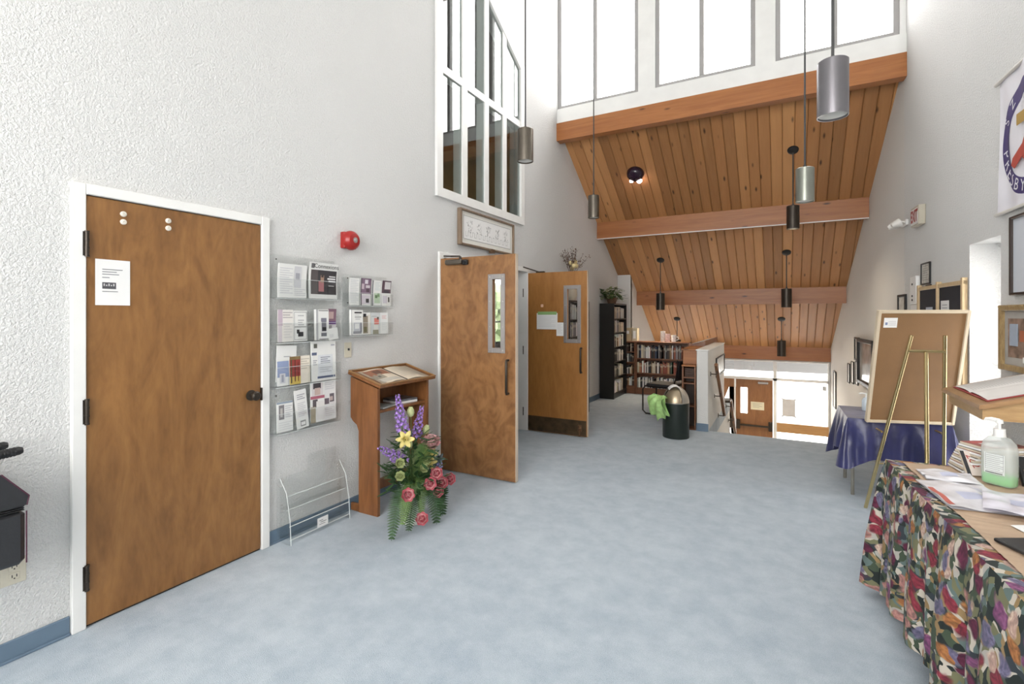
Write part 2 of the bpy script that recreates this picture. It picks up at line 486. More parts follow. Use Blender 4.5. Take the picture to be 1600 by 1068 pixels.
# clerestory
mb = MB().box(-2.95, 1.17, 6.72, 6.86, 4.345, 4.56); 
tag(mb.build('trim_1', WHITE), 'white timber sill board under the clerestory windows', 'sill', kind='structure')
tag(MB().box(-2.95, 1.17, 6.72, 6.86, 6.95, 7.2).build('trim_2', WHITE), 'white head board above the clerestory windows', 'trim', kind='structure')
for i, (a, m0, m1, b_, la) in enumerate(((-2.95, -2.40, -2.345, -1.75, 'left'), (-1.52, -.965, -.905, -.31, 'middle'), (-.09, .475, .54, 1.105, 'right'))):
    wn = thing('window_%d' % (4 + i), la + ' clerestory window of two panes above the timber ceiling', 'window', (0, 6.76, 0), kind='structure')
    z0, z1 = 4.56, 6.95
    m_ = frame_ring(MB(), a, b_, z0, z1, .055, 0, .08)
    m_.box(m0, m1, 0, .08, z0 + .055, z1 - .055, .004); m_.build('window_frame', M('grey_window_paint', (.36, .35, .345), .45, var=.04), wn)
    MB().box(a + .055, m0, .04, .046, z0 + .055, z1 - .055).build('pane', GLASS, wn)
    MB().box(m1, b_ - .055, .04, .046, z0 + .055, z1 - .055).build('pane', GLASS, wn)
tag(MB().box(-1.75, -1.52, 6.74, 6.86, 4.56, 6.95).build('trim_3', WHITE), 'white post between left and middle clerestory windows', 'trim', kind='structure')
tag(MB().box(-.31, -.09, 6.74, 6.86, 4.56, 6.95).build('trim_4', WHITE), 'white post between middle and right clerestory windows', 'trim', kind='structure')
tag(MB().box(1.105, 1.18, 6.74, 6.86, 4.56, 6.95).build('trim_5', WHITE), 'white post closing the clerestory at the right wall', 'trim', kind='structure')

# interior window high in the left wall (looks into the dim sanctuary)
wn = thing('window_1', 'tall white mullioned window with slanted head above the double doors', 'window', (LX, 0, 0), kind='structure')
ylo, yhi = 3.84, 5.58
top = lambda y: 5.62 + (y - 3.84) * (4.66 - 5.62) / 1.74
m_ = MB(); fo = .05
m_.prism([(ylo - .04, 2.66), (yhi + .04, 2.66), (yhi + .04, top(yhi) + .03), (ylo - .04, top(ylo) + .06)], -.02, .03, YZ,
         [[(ylo + fo, 2.66 + .09), (yhi - fo, 2.66 + .09), (yhi - fo, top(yhi) - .03), (ylo + fo, top(ylo) - .02)]])
ms = [(4.24, 4.33), (4.68, 4.76), (5.09, 5.17)]
for a, b_ in ms: m_.prism([(a, 2.74), (b_, 2.74), (b_, top(b_)), (a, top(a))], -.10, .02, YZ)
m_.box(-.095, .018, ylo, yhi, 3.89, 3.97)
m_.build('window_frame', WHITE, wn)
ed = [ylo + fo] + [q for p in ms for q in p] + [yhi - fo]
for a, b_ in zip(ed[::2], ed[1::2]):
    MB().box(-.004, .002, a, b_, 2.74, 3.89).build('pane', GLASSD, wn)
    MB().prism([(a, 3.97), (b_, 3.97), (b_, top(b_) - .02), (a, top(a) - .02)], -.004, .002, YZ).build('pane', GLASSD, wn)

# sanctuary beyond the left wall
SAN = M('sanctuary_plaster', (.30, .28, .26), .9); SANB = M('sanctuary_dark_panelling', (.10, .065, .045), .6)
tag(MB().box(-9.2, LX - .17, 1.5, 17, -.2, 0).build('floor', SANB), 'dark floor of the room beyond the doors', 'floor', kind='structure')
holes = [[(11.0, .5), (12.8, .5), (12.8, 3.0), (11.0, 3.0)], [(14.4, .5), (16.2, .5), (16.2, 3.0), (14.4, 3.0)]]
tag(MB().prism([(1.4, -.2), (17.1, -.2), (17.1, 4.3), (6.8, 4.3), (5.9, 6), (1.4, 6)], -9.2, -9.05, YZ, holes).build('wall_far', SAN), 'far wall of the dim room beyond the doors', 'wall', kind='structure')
for i, h in enumerate(holes):
    wn = thing('window_%d' % (8 + i), ('nearer' if i == 0 else 'farther') + ' window of the dim room beyond the double doors', 'window', (-9.1, h[0][0], .5), LRZ, kind='structure')
    f_ = frame_ring(MB(), 0, 1.8, 0, 2.5, .07, -.03, .03); f_.box(.07, 1.73, -.02, .02, .75, .81); f_.build('window_frame', M('green_window_paint', (.05, .12, .06), .5), wn)
    MB().box(.07, 1.73, -.003, .003, .07, 2.43).build('pane', GLASS, wn)
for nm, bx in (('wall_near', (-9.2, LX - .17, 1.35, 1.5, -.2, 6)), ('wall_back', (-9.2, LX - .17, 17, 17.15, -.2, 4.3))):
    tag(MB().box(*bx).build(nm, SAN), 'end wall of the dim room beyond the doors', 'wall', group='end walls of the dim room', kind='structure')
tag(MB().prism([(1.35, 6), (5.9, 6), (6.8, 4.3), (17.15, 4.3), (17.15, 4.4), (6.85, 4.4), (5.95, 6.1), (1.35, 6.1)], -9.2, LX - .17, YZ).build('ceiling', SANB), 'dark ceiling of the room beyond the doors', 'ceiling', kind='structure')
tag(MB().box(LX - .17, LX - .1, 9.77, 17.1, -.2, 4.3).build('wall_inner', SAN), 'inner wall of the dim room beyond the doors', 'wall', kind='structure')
# outside
tag(MB().box(-40, 40, 12.5, 60, -2.2, -2.05).build('ground', CONC), 'pale paving outside the entrance', 'ground', kind='structure')
tag(MB().box(-40, -9.3, -20, 40, -.4, -.25).build('ground', GRASS), 'lawn outside the far windows', 'ground', kind='structure')
hm = MB()
for i in range(60):
    hm.ball((-13.5 + rnd.uniform(-.5, .5), 12 + i * .25, .25 + (i % 4) * .75), .5 + rnd.random() * .3, nu=7, nv=5)
tag(hm.build('hedge', M('hedge_leaves', (.15, .19, .10), .9, var=.5, vs=20)), 'green hedge outside the far windows', 'hedge', kind='stuff')

# end wall: entrance
EY = 12.05
en = tag(MB().prism([(-2.8, -2.05), (.95, -2.05), (.95, .95), (-2.8, .95)], EY + .03, EY + .13,
                    holes=[[(-2.6, -1.88), (.81, -1.88), (.81, .50), (-2.6, .50)]]).build('wall_end', STUCCO_S),
         'entrance end wall at the foot of the stairs', 'wall', kind='structure')
wn = thing('window_7', 'entrance glazing with transoms and big side pane', 'window', (0, EY, 0), kind='structure')
m_ = frame_ring(MB(), -2.62, .82, -1.88, .53, .03, 0, .12)
m_.box(-2.6, .81, 0, .1, .095, .145); m_.box(-.205, -.135, 0, .1, -1.88, .5); m_.box(-1.80, -1.73, 0, .1, -1.88, .5)
m_.box(-.975, -.945, 0, .06, -1.88, .10)
m_.build('window_frame', WHITE, wn)
MB().box(-.135, .81, -.01, .09, -1.0, -.80).build('bottom_rail', woodmat('rail_wood', (.42, .22, .08), (.52, .30, .12), (.1, 1, 1), 12, .4), wn)
for bx in ((-1.73, -.205, .145, .5), (-.135, .79, .145, .5), (-.135, .79, -.80, .095), (-.135, .79, -1.86, -1.0), (-2.59, -1.8, .145, .5), (-2.59, -1.8, -1.86, .095)):
    MB().box(bx[0], bx[1], .05, .056, bx[2], bx[3]).build('pane', GLASS, wn)
ENTW = woodmat('entrance_door_wood', (.20, .085, .03), (.33, .15, .055), (1, 1, .2), 8, .35)
for i, (x0, x1, sx0) in enumerate(((-.945, -.205, -.848), (-1.73, -.975, -1.08))):
    dr = thing('door_%d' % (4 + i), ('wooden entrance door with a taped notice and glass slit' if i == 0 else 'left entrance door with glass slit half hidden by the stair wall'), 'door', (0, EY, 0), kind='structure')
    sx1 = sx0 + .14
    MB().prism([(x0 + .004, -1.87), (x1 - .004, -1.87), (x1 - .004, .092), (x0 + .004, .092)], .01, .055, holes=[[(sx0, -.66), (sx1, -.66), (sx1, -.09), (sx0, -.09)]]).build('leaf', ENTW, dr)
    MB().box(sx0, sx1, .03, .034, -.66, -.09).build('pane', GLASS, dr)
    pb = MB().box(x0 + .03, x1 - .03, -.06, -.02, -.93, -.89, .008); pb.box(x0 + .01, x0 + .09, -.07, .01, -1.0, -.8, .01); pb.box(x1 - .09, x1 - .01, -.07, .01, -1.0, -.8, .01)
    pb.build('panic_bar', DARKM, dr)
    if i == 0:
        MB().box(-.50, -.30, -.05, .01, .01, .06, .01).build('door_closer', STEEL, dr)
nt_ = thing('door_notice', 'cream notice taped to the wooden entrance door', 'notice', (-.511, EY + .009, -.478), 0)
MB().box(-.132, .132, -.004, 0, -.086, .086).build('sheet', M('cream_paper', (.75, .70, .52), .7), nt_)
b_ = MB(); b_.C = (.35, .35, .3)
for k in range(4): b_.box(-.09, .09 - .05 * (k % 2), -.0055, -.004, .05 - k * .03, .058 - k * .03)
b_.build('print', PRINT, nt_)
ps = thing('taped_sheet', 'grey poster taped inside the big entrance pane', 'poster', (.09, EY + .046, -.473))
MB().box(-.125, .125, -.003, 0, -.187, .187).build('sheet', M('grey_paper', (.55, .54, .54), .8), ps)
for sx in (-1, 1):
    for sz in (-1, 1): MB().box(sx * .125 - .02, sx * .125 + .02, -.004, -.003, sz * .187 - .012, sz * .187 + .012).build('tape', M('grey_tape', (.35, .34, .34), .6), ps)
tag(MB().box(.70, .77, EY + .038, EY + .046, -.06, .03, .003).build('pane_sticker', M('grey_sticker', (.45, .45, .45), .6)), 'small grey sticker at top corner of the big entrance pane', 'sticker')

# stairwell: half wall, nook edge, stairs
hw = tag(MB().box(-1.0, -.86, 6.8, 8.75, 0, 1.045, .006).build('wall_half', STUCCO_S), 'white half wall at the head of the stairs', 'wall', kind='structure')
MB().box(-1.01, -.85, 6.79, 8.76, 1.045, 1.06, .003).build('cap', WHITE, hw)
MB().box(-1.006, -.855, 6.79, 6.80, 0, .10).build('baseboard', BASEB, hw)
tag(MB().box(-1.0, -.86, 6.86, 9.77, -2.05, -.2).build('wall_stair', STUCCO_S), 'white stairwell wall below the half wall', 'wall', kind='structure')
tag(MB().box(-2.69, -.86, 9.70, 9.77, -2.05, -.2).build('wall_nook', STUCCO_S), 'wall under the edge of the book nook', 'wall', kind='structure')
st = thing('stairs', 'carpeted stairs down to the entrance with a landing', 'stairs', (0, 0, 0), kind='structure')
z = 0.; y = 6.85
for k in range(11):
    z -= .171; run = .24 if k != 4 else .95
    MB().box(-.86, rwx(y), y, y + run + .03, max(z - .5, -2.0), z, .01).build('step', CARPET, st); y += run
# handrails
for lab, pts in (('upper wooden handrail on the half wall above the stairs', [(-.78, 6.95, .86), (-.78, 7.98, .02)]), ('lower wooden handrail beyond the stair landing', [(-.78, 8.98, .10), (-.78, 9.85, -.64)])):
    hr = thing('handrail', lab, 'handrail', pts[0])
    p0 = Vector(pts[0]); d = Vector(pts[1]) - p0
    MB().tube([(0, 0, 0), tuple(d)], .024, 10).build('rail', woodmat('handrail_wood', (.16, .07, .03), (.27, .12, .05), (1, .2, .2), 14, .35), hr, smooth=40)
    for t in (.08, .5, .92):
        q = d * t
        b_ = MB().tube([(q.x, q.y, q.z - .02), (q.x, q.y, q.z - .07), (q.x - .075, q.y, q.z - .07)], .008, 6); b_.cyl((q.x - .079, q.y, q.z - .07), (q.x - .07, q.y, q.z - .07), .03, n=10)
        b_.build('bracket', DARKM, hr)
    if lab.startswith('lower'):
        MB().tube([(0, 0, 0), (0, -.25, .0), (-.06, -.27, 0)], .02, 8).build('return_end', DARKM, hr)

# baseboards
for n_, (a, b_) in enumerate(((-3.0, 1.02), (2.04, 3.84), (5.79, 9.77))):
    o = MB().box(LX, LX + .012, a, b_, 0, .088, .003)
    o.box(LX, LX + .022, a, b_, 0, .012, .003)
    tag(o.build('baseboard_left', BASEB), ('blue vinyl baseboard left of the closed door', 'blue vinyl baseboard under the brochure racks', 'blue vinyl baseboard behind the open double doors')[n_], 'baseboard', kind='structure')
# ================================================================== DOORS
# closed door in left wall (built in wall frame: x along +Y)
d1 = thing('door_1', 'closed honey wood door in white casing with a paper notice', 'door', (LX, 0, 0), LRZ, kind='structure')
# in this frame: local x = world Y, local -y = into the room
ca = MB().box(1.022, 1.077, -.028, 0, 0, 2.135, .004); ca.box(1.983, 2.038, -.028, 0, 0, 2.135, .004); ca.box(1.077, 1.983, -.028, 0, 2.083, 2.135, .004)
ca.build('casing', WHITE, d1)
MB().box(1.077, 1.983, -.003, 0, 0, 2.083).build('gap_shade_plate', DARKM, d1)  # dark plate standing in for the shade in the gap around the leaf
lf = MB().box(1.081, 1.979, -.016, -.003, .012, 2.078, .002).build('leaf', DOORW, d1)
for z in (1.845, 1.04, .245):
    h = MB().cyl((1.078, -.03, z - .058), (1.078, -.03, z + .058), .009, n=10); h.box(1.062, 1.086, -.029, -.016, z - .058, z + .058)
    for k in (-.058, -.02, .02, .058): h.cyl((1.078, -.03, z + k - .004), (1.078, -.03, z + k + .004), .0105, n=10)
    h.build('hinge', DARKM, d1, smooth=40)
kb = MB()
kb.lathe([(.0, 0), (.033, 0), (.033, .006), (.014, .012), (.013, .03), (.022, .036), (.029, .048), (.029, .058), (.02, .066), (0, .068)], 20)
kb.xf(Matrix.Translation((1.915, -.016, 1.0)) @ Matrix.Rotation(R(90), 4, 'X')); kb.build('doorknob', DARKM, d1, smooth=35)
MB().box(1.976, 1.984, -.03, -.004, .96, 1.04).build('strike_plate', DARKM, d1)
nt_ = thing('paper_notice', 'white paper notice taped on the closed honey wood door', 'notice', (LX + .0175, 1.187, 1.665), LRZ)
MB().box(-.0725, .0725, -.002, 0, -.113, .113).build('sheet', PAPER, nt_)
b_ = MB(); b_.C = (.25, .25, .27)
for k, wd in enumerate((.085, .06, .07)): b_.box(-.045, -.045 + wd, -.003, -.002, .062 - k * .012, .066 - k * .012)
b_.box(-.045, -.015, -.003, -.002, .022, .026)
b_.C = (.09, .09, .10); b_.box(-.045, .012, -.003, -.002, -.032, .0)
b_.C = (.6, .6, .6)
for k in range(5): b_.box(-.04 + k * .01, -.035 + k * .01, -.0035, -.003, -.018, -.006 - .006 * (k % 2))
b_.C = (.3, .3, .3); b_.box(-.045, .02, -.003, -.002, -.047, -.043); b_.build('print', PRINT, nt_)
for y, z, la in ((1.231, 1.995, 'left'), (1.439, 1.996, 'right')):
    sc = thing('door_bumper', la + ' pair of small white disc bumpers near top of closed door', 'bumper', (LX + .016, y, z), LRZ)
    for dz in (-.02, .02):
        q = MB().lathe([(0, 0), (.014, 0), (.014, .006), (.009, .009), (.0045, .009), (.004, .006), (0, .006)], 14, (0, 0, 0)); q.xf(Matrix.Translation((0, 0, dz)) @ Matrix.Rotation(R(90), 4, 'X'))
        q.build('disc', M('pale_disc', (.7, .66, .58), .4), sc, smooth=35)

# double-door frame
tr = thing('trim_6', 'white frame around the double door opening', 'door frame', (LX, 0, 0), LRZ, kind='structure')
f_ = MB().box(3.845, 3.915, -.022, .17, 0, 2.125, .004); f_.box(5.725, 5.79, -.022, .17, 0, 2.125, .004); f_.box(3.915, 5.725, -.022, .17, 2.07, 2.125, .004)
f_.build('frame', WHITE, tr)


def open_door(name, label, y, x0, x1, mat, side):
    """leaf standing perpendicular to the wall, seen on its -Y face"""
    d = thing(name, label, 'door', (0, y, 0), 0, kind='structure')
    vx0, vx1 = (-2.385, -2.205) if side == 0 else (-2.425, -2.195)
    gx0, gx1 = vx0 + .045, vx1 - .045
    MB().prism([(x0, .01), (x1, .01), (x1, 2.055), (x0, 2.055)], -.022, .022, holes=[[(gx0, 1.205), (gx1, 1.205), (gx1, 1.835), (gx0, 1.835)]]).build('leaf', mat, d)
    e = MB().box(x1, x1 + .003, -.0225, .0225, .01, 2.055); e.build('edge_band', M('pale_edge_band', (.62, .52, .40), .5), d)
    vf = MB()
    for s_ in (-1, 1):
        frame_ring(vf, vx0, vx1, 1.16, 1.88, .047, s_ * .031, s_ * .021, .003)
    vf_o = vf.build('vision_frame', STEEL, d)
    for px in (vx0 + .022, vx1 - .022):
        for pz in (1.185, 1.40, 1.63, 1.855): MB().ball((px, -.032, pz), .006, nu=8, nv=5).build('rivet', M('rivet_metal', (.5, .49, .47), .3, .9), vf_o)
    MB().box(gx0, gx1, -.003, .003, 1.205, 1.835).build('pane', GLASS, d)
    hx = x1 - .072
    MB().tube([(hx, -.022, .80), (hx, -.06, .80), (hx, -.065, .815), (hx, -.065, 1.085), (hx, -.06, 1.10), (hx, -.022, 1.10)], .011, 10).build('pull_handle', DARKM, d, smooth=50)
    for z in (.25, 1.05, 1.8):
        h = MB().cyl((x0 - .006, -.024, z - .055), (x0 - .006, -.024, z + .055), .009, n=10); h.box(x0 - .02, x0 + .002, -.02, .02, z - .055, z + .055); h.build('hinge', DARKM, d, smooth=40)
    return d


d2 = open_door('door_2', 'nearer open door with mottled wood, steel-framed glass and closer', 3.885, -2.935, -2.1, DOORM, 0)
cb = MB().box(-2.85, -2.66, -.075, -.022, 1.985, 2.035, .012); cb.build('door_closer', BRONZE, d2)
ar = MB().cyl((-2.68, -.05, 2.035), (-2.68, -.05, 2.06), .012, n=10); ar.tube([(-2.68, -.05, 2.062), (-2.78, -.06, 2.066), (-2.92, .02, 2.085)], .008, 6); ar.build('closer_arm', DARKM, d2)
dm = MB().box(-2.66, -2.60, -.055, -.022, 1.98, 2.03, .008); dm.cyl((-2.63, -.07, 2.005), (-2.63, -.05, 2.005), .012, n=10); dm.build('closer_bracket', BLACK, d2)
d3 = open_door('door_3', 'farther open door with orange wood, bronze kick plate and papers', 5.755, -2.99, -2.115, DOORO, 1)
MB().box(-2.975, -2.125, -.026, -.022, .015, .205, .001).build('kick_plate', M('bronze_kick_plate', (.10, .065, .035), .4, .6, var=.3, vs=12), d3)
hs = MB().cyl((-2.21, -.03, .05), (-2.21, -.03, .14), .013, n=10); hs.ball((-2.21, -.034, .11), .02); hs.cyl((-2.21, -.034, .012), (-2.21, -.034, .05), .011, n=8); hs.box(-2.235, -2.185, -.034, -.022, .07, .15, .004)
hs.build('door_stop', M('copper_stop', (.20, .11, .06), .35, .8), d3, smooth=40)
MB().tube([(-2.75, .0, 2.06), (-2.80, -.02, 2.075), (-2.93, -.16, 2.125)], .008, 6).build('closer_arm', DARKM, d3)
MB().box(-2.82, -2.70, -.02, .02, 2.055, 2.075, .005).build('closer_bracket', DARKM, d3)
n1 = thing('paper_notice', 'wide white paper with green top strip on farther open door', 'notice', (-2.655, 5.731, 1.438))
MB().box(-.145, .145, -.002, 0, -.112, .095).build('sheet', PAPER, n1); b_ = MB(); b_.C = (.25, .42, .16); b_.box(-.13, .135, -.003, -.0015, .075, .115)
b_.C = (.62, .62, .63)
for k in range(8): b_.box(-.12, .12 - .06 * (k % 3 == 2), -.003, -.002, .05 - k * .018, .0535 - k * .018)
b_.build('print', PRINT, n1)
n2 = thing('paper_notice', 'narrow white paper beside the vision glass of farther open door', 'notice', (-2.475, 5.730, 1.33))
MB().box(-.048, .048, -.002, 0, -.085, .085).build('sheet', PAPER, n2); b_ = MB(); b_.C = (.6, .6, .6)
for k in range(7): b_.box(-.035, .035 - .02 * (k % 2), -.003, -.002, .06 - k * .018, .0635 - k * .018)
b_.build('print', PRINT, n2)
tag(MB().box(-.018, .018, -.008, 0, -.018, .018, .004).build('door_viewer_plate', M('peach_plate', (.75, .5, .35), .5), None, (-2.725, 5.733, 1.628)), 'tiny peach square plate on farther open door', 'plate')

# ================================================================== LEFT WALL THINGS
# fire bell
fb = thing('fire_bell', 'red round fire alarm bell on the left wall', 'fire bell', LW(2.70, 2.075), LRZ)
q = MB().box(-.062, .062, -.045, 0, -.062, .062, .006); q.build('back_box', RED, fb)
q = MB().lathe([(0, .036), (.02, .036), (.05, .03), (.068, .012), (.074, -.006), (.074, -.02), (.068, -.022)], 28); q.xf(Matrix.Translation((0, -.062, 0)) @ Matrix.Rotation(R(90), 4, 'X')); q.build('gong', RED, fb, smooth=30)
q = MB().lathe([(0, .046), (.011, .044), (.014, .036), (.022, .036), (.022, .03)], 16); q.xf(Matrix.Translation((0, -.064, 0)) @ Matrix.Rotation(R(90), 4, 'X')); q.build('hub', STEEL, fb, smooth=30)
# switch
sw = thing('light_switch', 'cream light switch plate between the racks and lectern', 'light switch', LW(2.712, 1.236), LRZ)
MB().box(-.036, .036, -.007, 0, -.058, .058, .004).build('plate', CREAM, sw); MB().box(-.005, .005, -.02, -.006, -.004, .014, .002).build('toggle', BLACK, sw)
# outlet
ou = thing('wall_outlet', 'beige double wall outlet below the black walker bag', 'outlet', LW(.83, .383), LRZ)
MB().box(-.045, .04, -.006, 0, -.055, .055, .004).build('plate', CREAM, ou)
for dz in (-.02, .022):
    rc = MB().box(-.018, .018, -.009, -.006, dz - .016, dz + .016, .005).build('receptacle', CREAM, ou)
    s_ = MB().box(-.009, -.006, -.0095, -.0088, dz - .004, dz + .008); s_.box(.006, .009, -.0095, -.0088, dz - .004, dz + .008); s_.ball((0, -.009, dz - .009), .003, nu=6, nv=4); s_.build('slots', BLACK, rc)


def brochure(label, y, z0, z1, w_, off, design, tilt=0., curl=0., bg=(.78, .78, .76), cat='brochure', name='brochure', th=.004, rr=None):
    """leaflet standing in a rack pocket on the left wall; design: list of (u0,u1,v0,v1,colour) rectangles"""
    h = z1 - z0
    o = thing(name, label, cat, LW(y, z0, off), LRZ, group='leaflets in the wall racks', rot=(0, tilt, LRZ))
    def pt(u, v, d): # curled upper part bends towards the viewer
        return (w_ * (u - .5), -d - curl * max(0, v - .35) ** 2 * h * 3 + .02 * h * v, v * h)
    s_ = MB(); n = 6 if curl else 1
    s_.grid(lambda u, v: pt(u, v, th), 1, n); s_.grid(lambda u, v: pt(u, v, 0), 1, n)
    for u in (0, 1): s_.grid(lambda a, v, u=u: pt(u, v, th * a), 1, n)
    for v in (0, 1): s_.grid(lambda u, a, v=v: pt(u, v, th * a), 1, 1)
    s_.build('sheet', M('paper_%02d%02d%02d' % tuple(int(x * 99) for x in bg), bg, .55, var=.02), o)
    p = MB()
    for k, (u0, u1, v0, v1, c) in enumerate(design):
        p.C = c; e = th + .0006 + .0002 * k
        p.grid(lambda u, v: pt(u0 + (u1 - u0) * u, v0 + (v1 - v0) * v, e), 1, n)
    p.build('print', PRINT, o)
    return o


def lines(u0, u1, v0, v1, n, c=(.4, .4, .42)):
    out = []
    for k in range(n):
        v = v1 - (v1 - v0) * (k + .5) / n; hh = (v1 - v0) / n * .22
        out.append((u0, u1 - (u1 - u0) * .25 * ((k * 7) % 3 == 1), v - hh, v + hh, c))
    return out


def rack(name, label, y0, y1, z0, z1, tiers, pitch, div=None, rot=0.):
    r = thing(name, label, 'brochure rack', LW((y0 + y1) / 2, 0, .004), LRZ)
    hw_ = (y1 - y0) / 2
    MB().box(-hw_, hw_, -.004, 0, z0, z1).build('back_panel', ACRYL, r)
    for k, zt in enumerate(tiers):
        t = MB().box(-hw_, hw_, -.075, -.004, zt, zt + .004).build('tray', ACRYL, r)
        MB().box(-hw_, hw_, -.078, -.075, zt, zt + pitch).build('front_lip', ACRYL, t)
        for x in (-hw_, hw_ - .003): MB().box(x, x + .003, -.075, -.004, zt + .004, zt + pitch).build('end_panel', ACRYL, t)
        MB().box(-hw_, hw_, -.0785, -.0745, zt + pitch, zt + pitch + .002).build('edge_highlight', EDGE, t)  # pale bar, bright edge line put into its colour
        MB().box(-hw_, hw_, -.0785, -.0755, zt - .002, zt + .001).build('edge_highlight', EDGE, t)
        if div: MB().box(-.0015, .0015, -.075, -.004, zt + .004, zt + pitch).build('divider', ACRYL, t)
    s_ = MB()
    for x in (-hw_ + .05, hw_ - .05):
        for zz in (z1 - .03, z0 + .27): MB().ball((x, -.006, zz), .005, nu=6, nv=4).build('screw', DARKM, r)
    return r


rack('brochure_rack', 'tall clear acrylic rack with four tiers of brochures', 2.045, 2.575, .70, 1.905, (1.615, 1.32, 1.03, .725), .13, True)
rack('brochure_rack', 'smaller clear acrylic rack with two tiers beneath the fire bell', 2.655, 3.13, 1.33, 1.82, (1.575, 1.345), .10)
BK = (.03, .03, .035); GY = (.45, .45, .46); WH = (.85, .85, .84)
brochure('white newsletter at top left of the tall rack', 2.185, 1.622, 1.845, .22, .05, lines(.06, .5, .1, .9, 12, (.62, .62, .64)) + [(.55, .8, .3, .95, (.60, .60, .62)), (.6, .75, .55, .75, (.35, .35, .38))] + lines(.55, .95, .05, .28, 4, (.6, .6, .62)), curl=.05)
cm = brochure('magazine with large dark cover photo at top right of the tall rack', 2.435, 1.622, 1.875, .245, .055, [(.06, .97, .12, .80, (.045, .04, .045)), (.06, .3, .12, .8, (.10, .085, .085)), (.33, .52, .2, .5, (.40, .16, .17)), (.40, .52, .45, .66, (.33, .21, .15)), (.42, .5, .6, .70, (.05, .04, .04)), (.70, .93, .62, .65, (.7, .7, .7)), (.64, .93, .55, .59, (.8, .8, .8)), (.68, .93, .48, .52, (.8, .8, .8)), (.68, .88, .36, .38, (.6, .6, .6)), (.05, .16, .84, .97, (.15, .15, .15))], curl=.06, cat='magazine', name='magazine')
text('masthead', 'Connexions', .044, BLACK, cm, .015, .228, -.0225)
brochure('cream booklet with lilac edge on the second tier of the tall rack', 2.135, 1.327, 1.54, .115, .05, [(0, .3, .5, 1, (.55, .45, .52)), (0, .25, .0, .5, (.62, .56, .6))] + lines(.32, .95, .72, .95, 3, (.45, .42, .42)) + lines(.35, .9, .1, .6, 6, (.66, .64, .62)), bg=(.76, .73, .69))
brochure('white card with black border and bird drawing on the second tier', 2.248, 1.327, 1.535, .105, .052, [(.04, .06, .05, .95, BK), (.94, .96, .05, .95, BK), (.04, .96, .94, .95, BK), (.04, .96, .05, .06, BK), (.04, .96, .46, .475, BK), (.3, .7, .15, .3, BK), (.2, .4, .25, .38, BK), (.3, .75, .82, .85, GY)] + lines(.3, .75, .5, .72, 3, GY))
brochure('stack of white leaflets with dark photo strip on the second tier', 2.42, 1.327, 1.545, .11, .05, [(.38, .82, .6, .72, (.2, .2, .25)), (.42, .8, .28, .6, (.22, .22, .25)), (.48, .78, .3, .42, BK), (.38, .82, .12, .24, (.2, .2, .22)), (0, .15, 0, 1, GY), (.2, .95, .02, .04, BK), (.2, .95, .95, .97, BK)], th=.02)
brochure('purple photo leaflet at the right end of the second tier', 2.515, 1.345, 1.55, .075, .05, [(0, 1, .55, 1, (.22, .12, .16)), (.1, .7, .65, .9, (.50, .36, .34)), (0, 1, .45, .56, (.13, .06, .2)), (0, 1, .3, .45, (.6, .58, .6)), (.1, .5, .3, .42, (.3, .28, .3))], curl=.03)
brochure('crumpled white leaflet at the bottom right of the second tier', 2.52, 1.327, 1.41, .085, .066, [(.1, .5, .2, .5, (.7, .7, .7))], tilt=-.12)
brochure('tall white sheet leaning behind the third tier of the tall rack', 2.15, 1.06, 1.30, .15, .03, [(.35, .7, .68, .71, GY), (.35, .6, .5, .52, (.6, .6, .6))], tilt=.05)
brochure('blue leaflet at the left end of the third tier', 2.115, 1.037, 1.2, .085, .05, [(0, 1, .35, 1, (.28, .34, .52)), (.2, .7, .1, .5, (.62, .62, .66)), (.35, .55, .15, .45, (.35, .36, .42))])
brochure('red and yellow leaflet in the third tier', 2.205, 1.037, 1.225, .085, .052, [(0, 1, .28, .9, (.30, .045, .035)), (0, 1, 0, .28, (.62, .45, .10)), (.1, .22, .05, .9, (.1, .08, .04)), (.45, .55, .1, .9, (.12, .03, .02)), (.75, .82, .1, .8, (.15, .03, .02)), (0, 1, .88, 1, (.2, .13, .05))])
brochure('cream text leaflet in the third tier', 2.285, 1.037, 1.225, .085, .05, lines(.12, .9, .5, .92, 5, (.55, .5, .42)), bg=(.78, .72, .62))
brochure('large white form with blue bars at the right of the third tier', 2.445, 1.037, 1.315, .21, .045, [(.0, .2, .66, .73, (.10, .12, .2)), (.08, .22, .84, .95, (.12, .12, .1)), (.22, .88, .06, .115, (.10, .12, .2)), (.9, .96, .06, .115, (.10, .12, .2)), (.24, .86, .12, .66, (.70, .72, .75))] + lines(.35, .75, .42, .62, 4, (.25, .27, .32)) + lines(.3, .8, .2, .36, 3, (.5, .52, .55)) + lines(.04, .2, .4, .55, 3, (.35, .35, .4)) + [(.78, .94, .88, .92, (.45, .45, .5))], th=.012)
brochure('white card with small portrait at the left of the bottom tier', 2.13, .732, .93, .12, .05, [(0, 1, .94, 1, (.3, .36, .44)), (.12, .45, .42, .9, (.22, .21, .22)), (.2, .35, .5, .8, (.5, .48, .46))] + lines(.5, .95, .45, .88, 6, (.55, .55, .57)) + lines(.1, .95, .05, .35, 4, (.68, .68, .68)))
brochure('tall narrow white leaflet leaning in the bottom tier', 2.265, .732, .995, .095, .056, lines(.2, .85, .74, .9, 3, (.35, .35, .38)) + lines(.18, .85, .3, .68, 8, (.6, .6, .62)) + [(.3, .75, .05, .2, (.3, .3, .3)), (.36, .7, .08, .16, WH)], tilt=-.09)
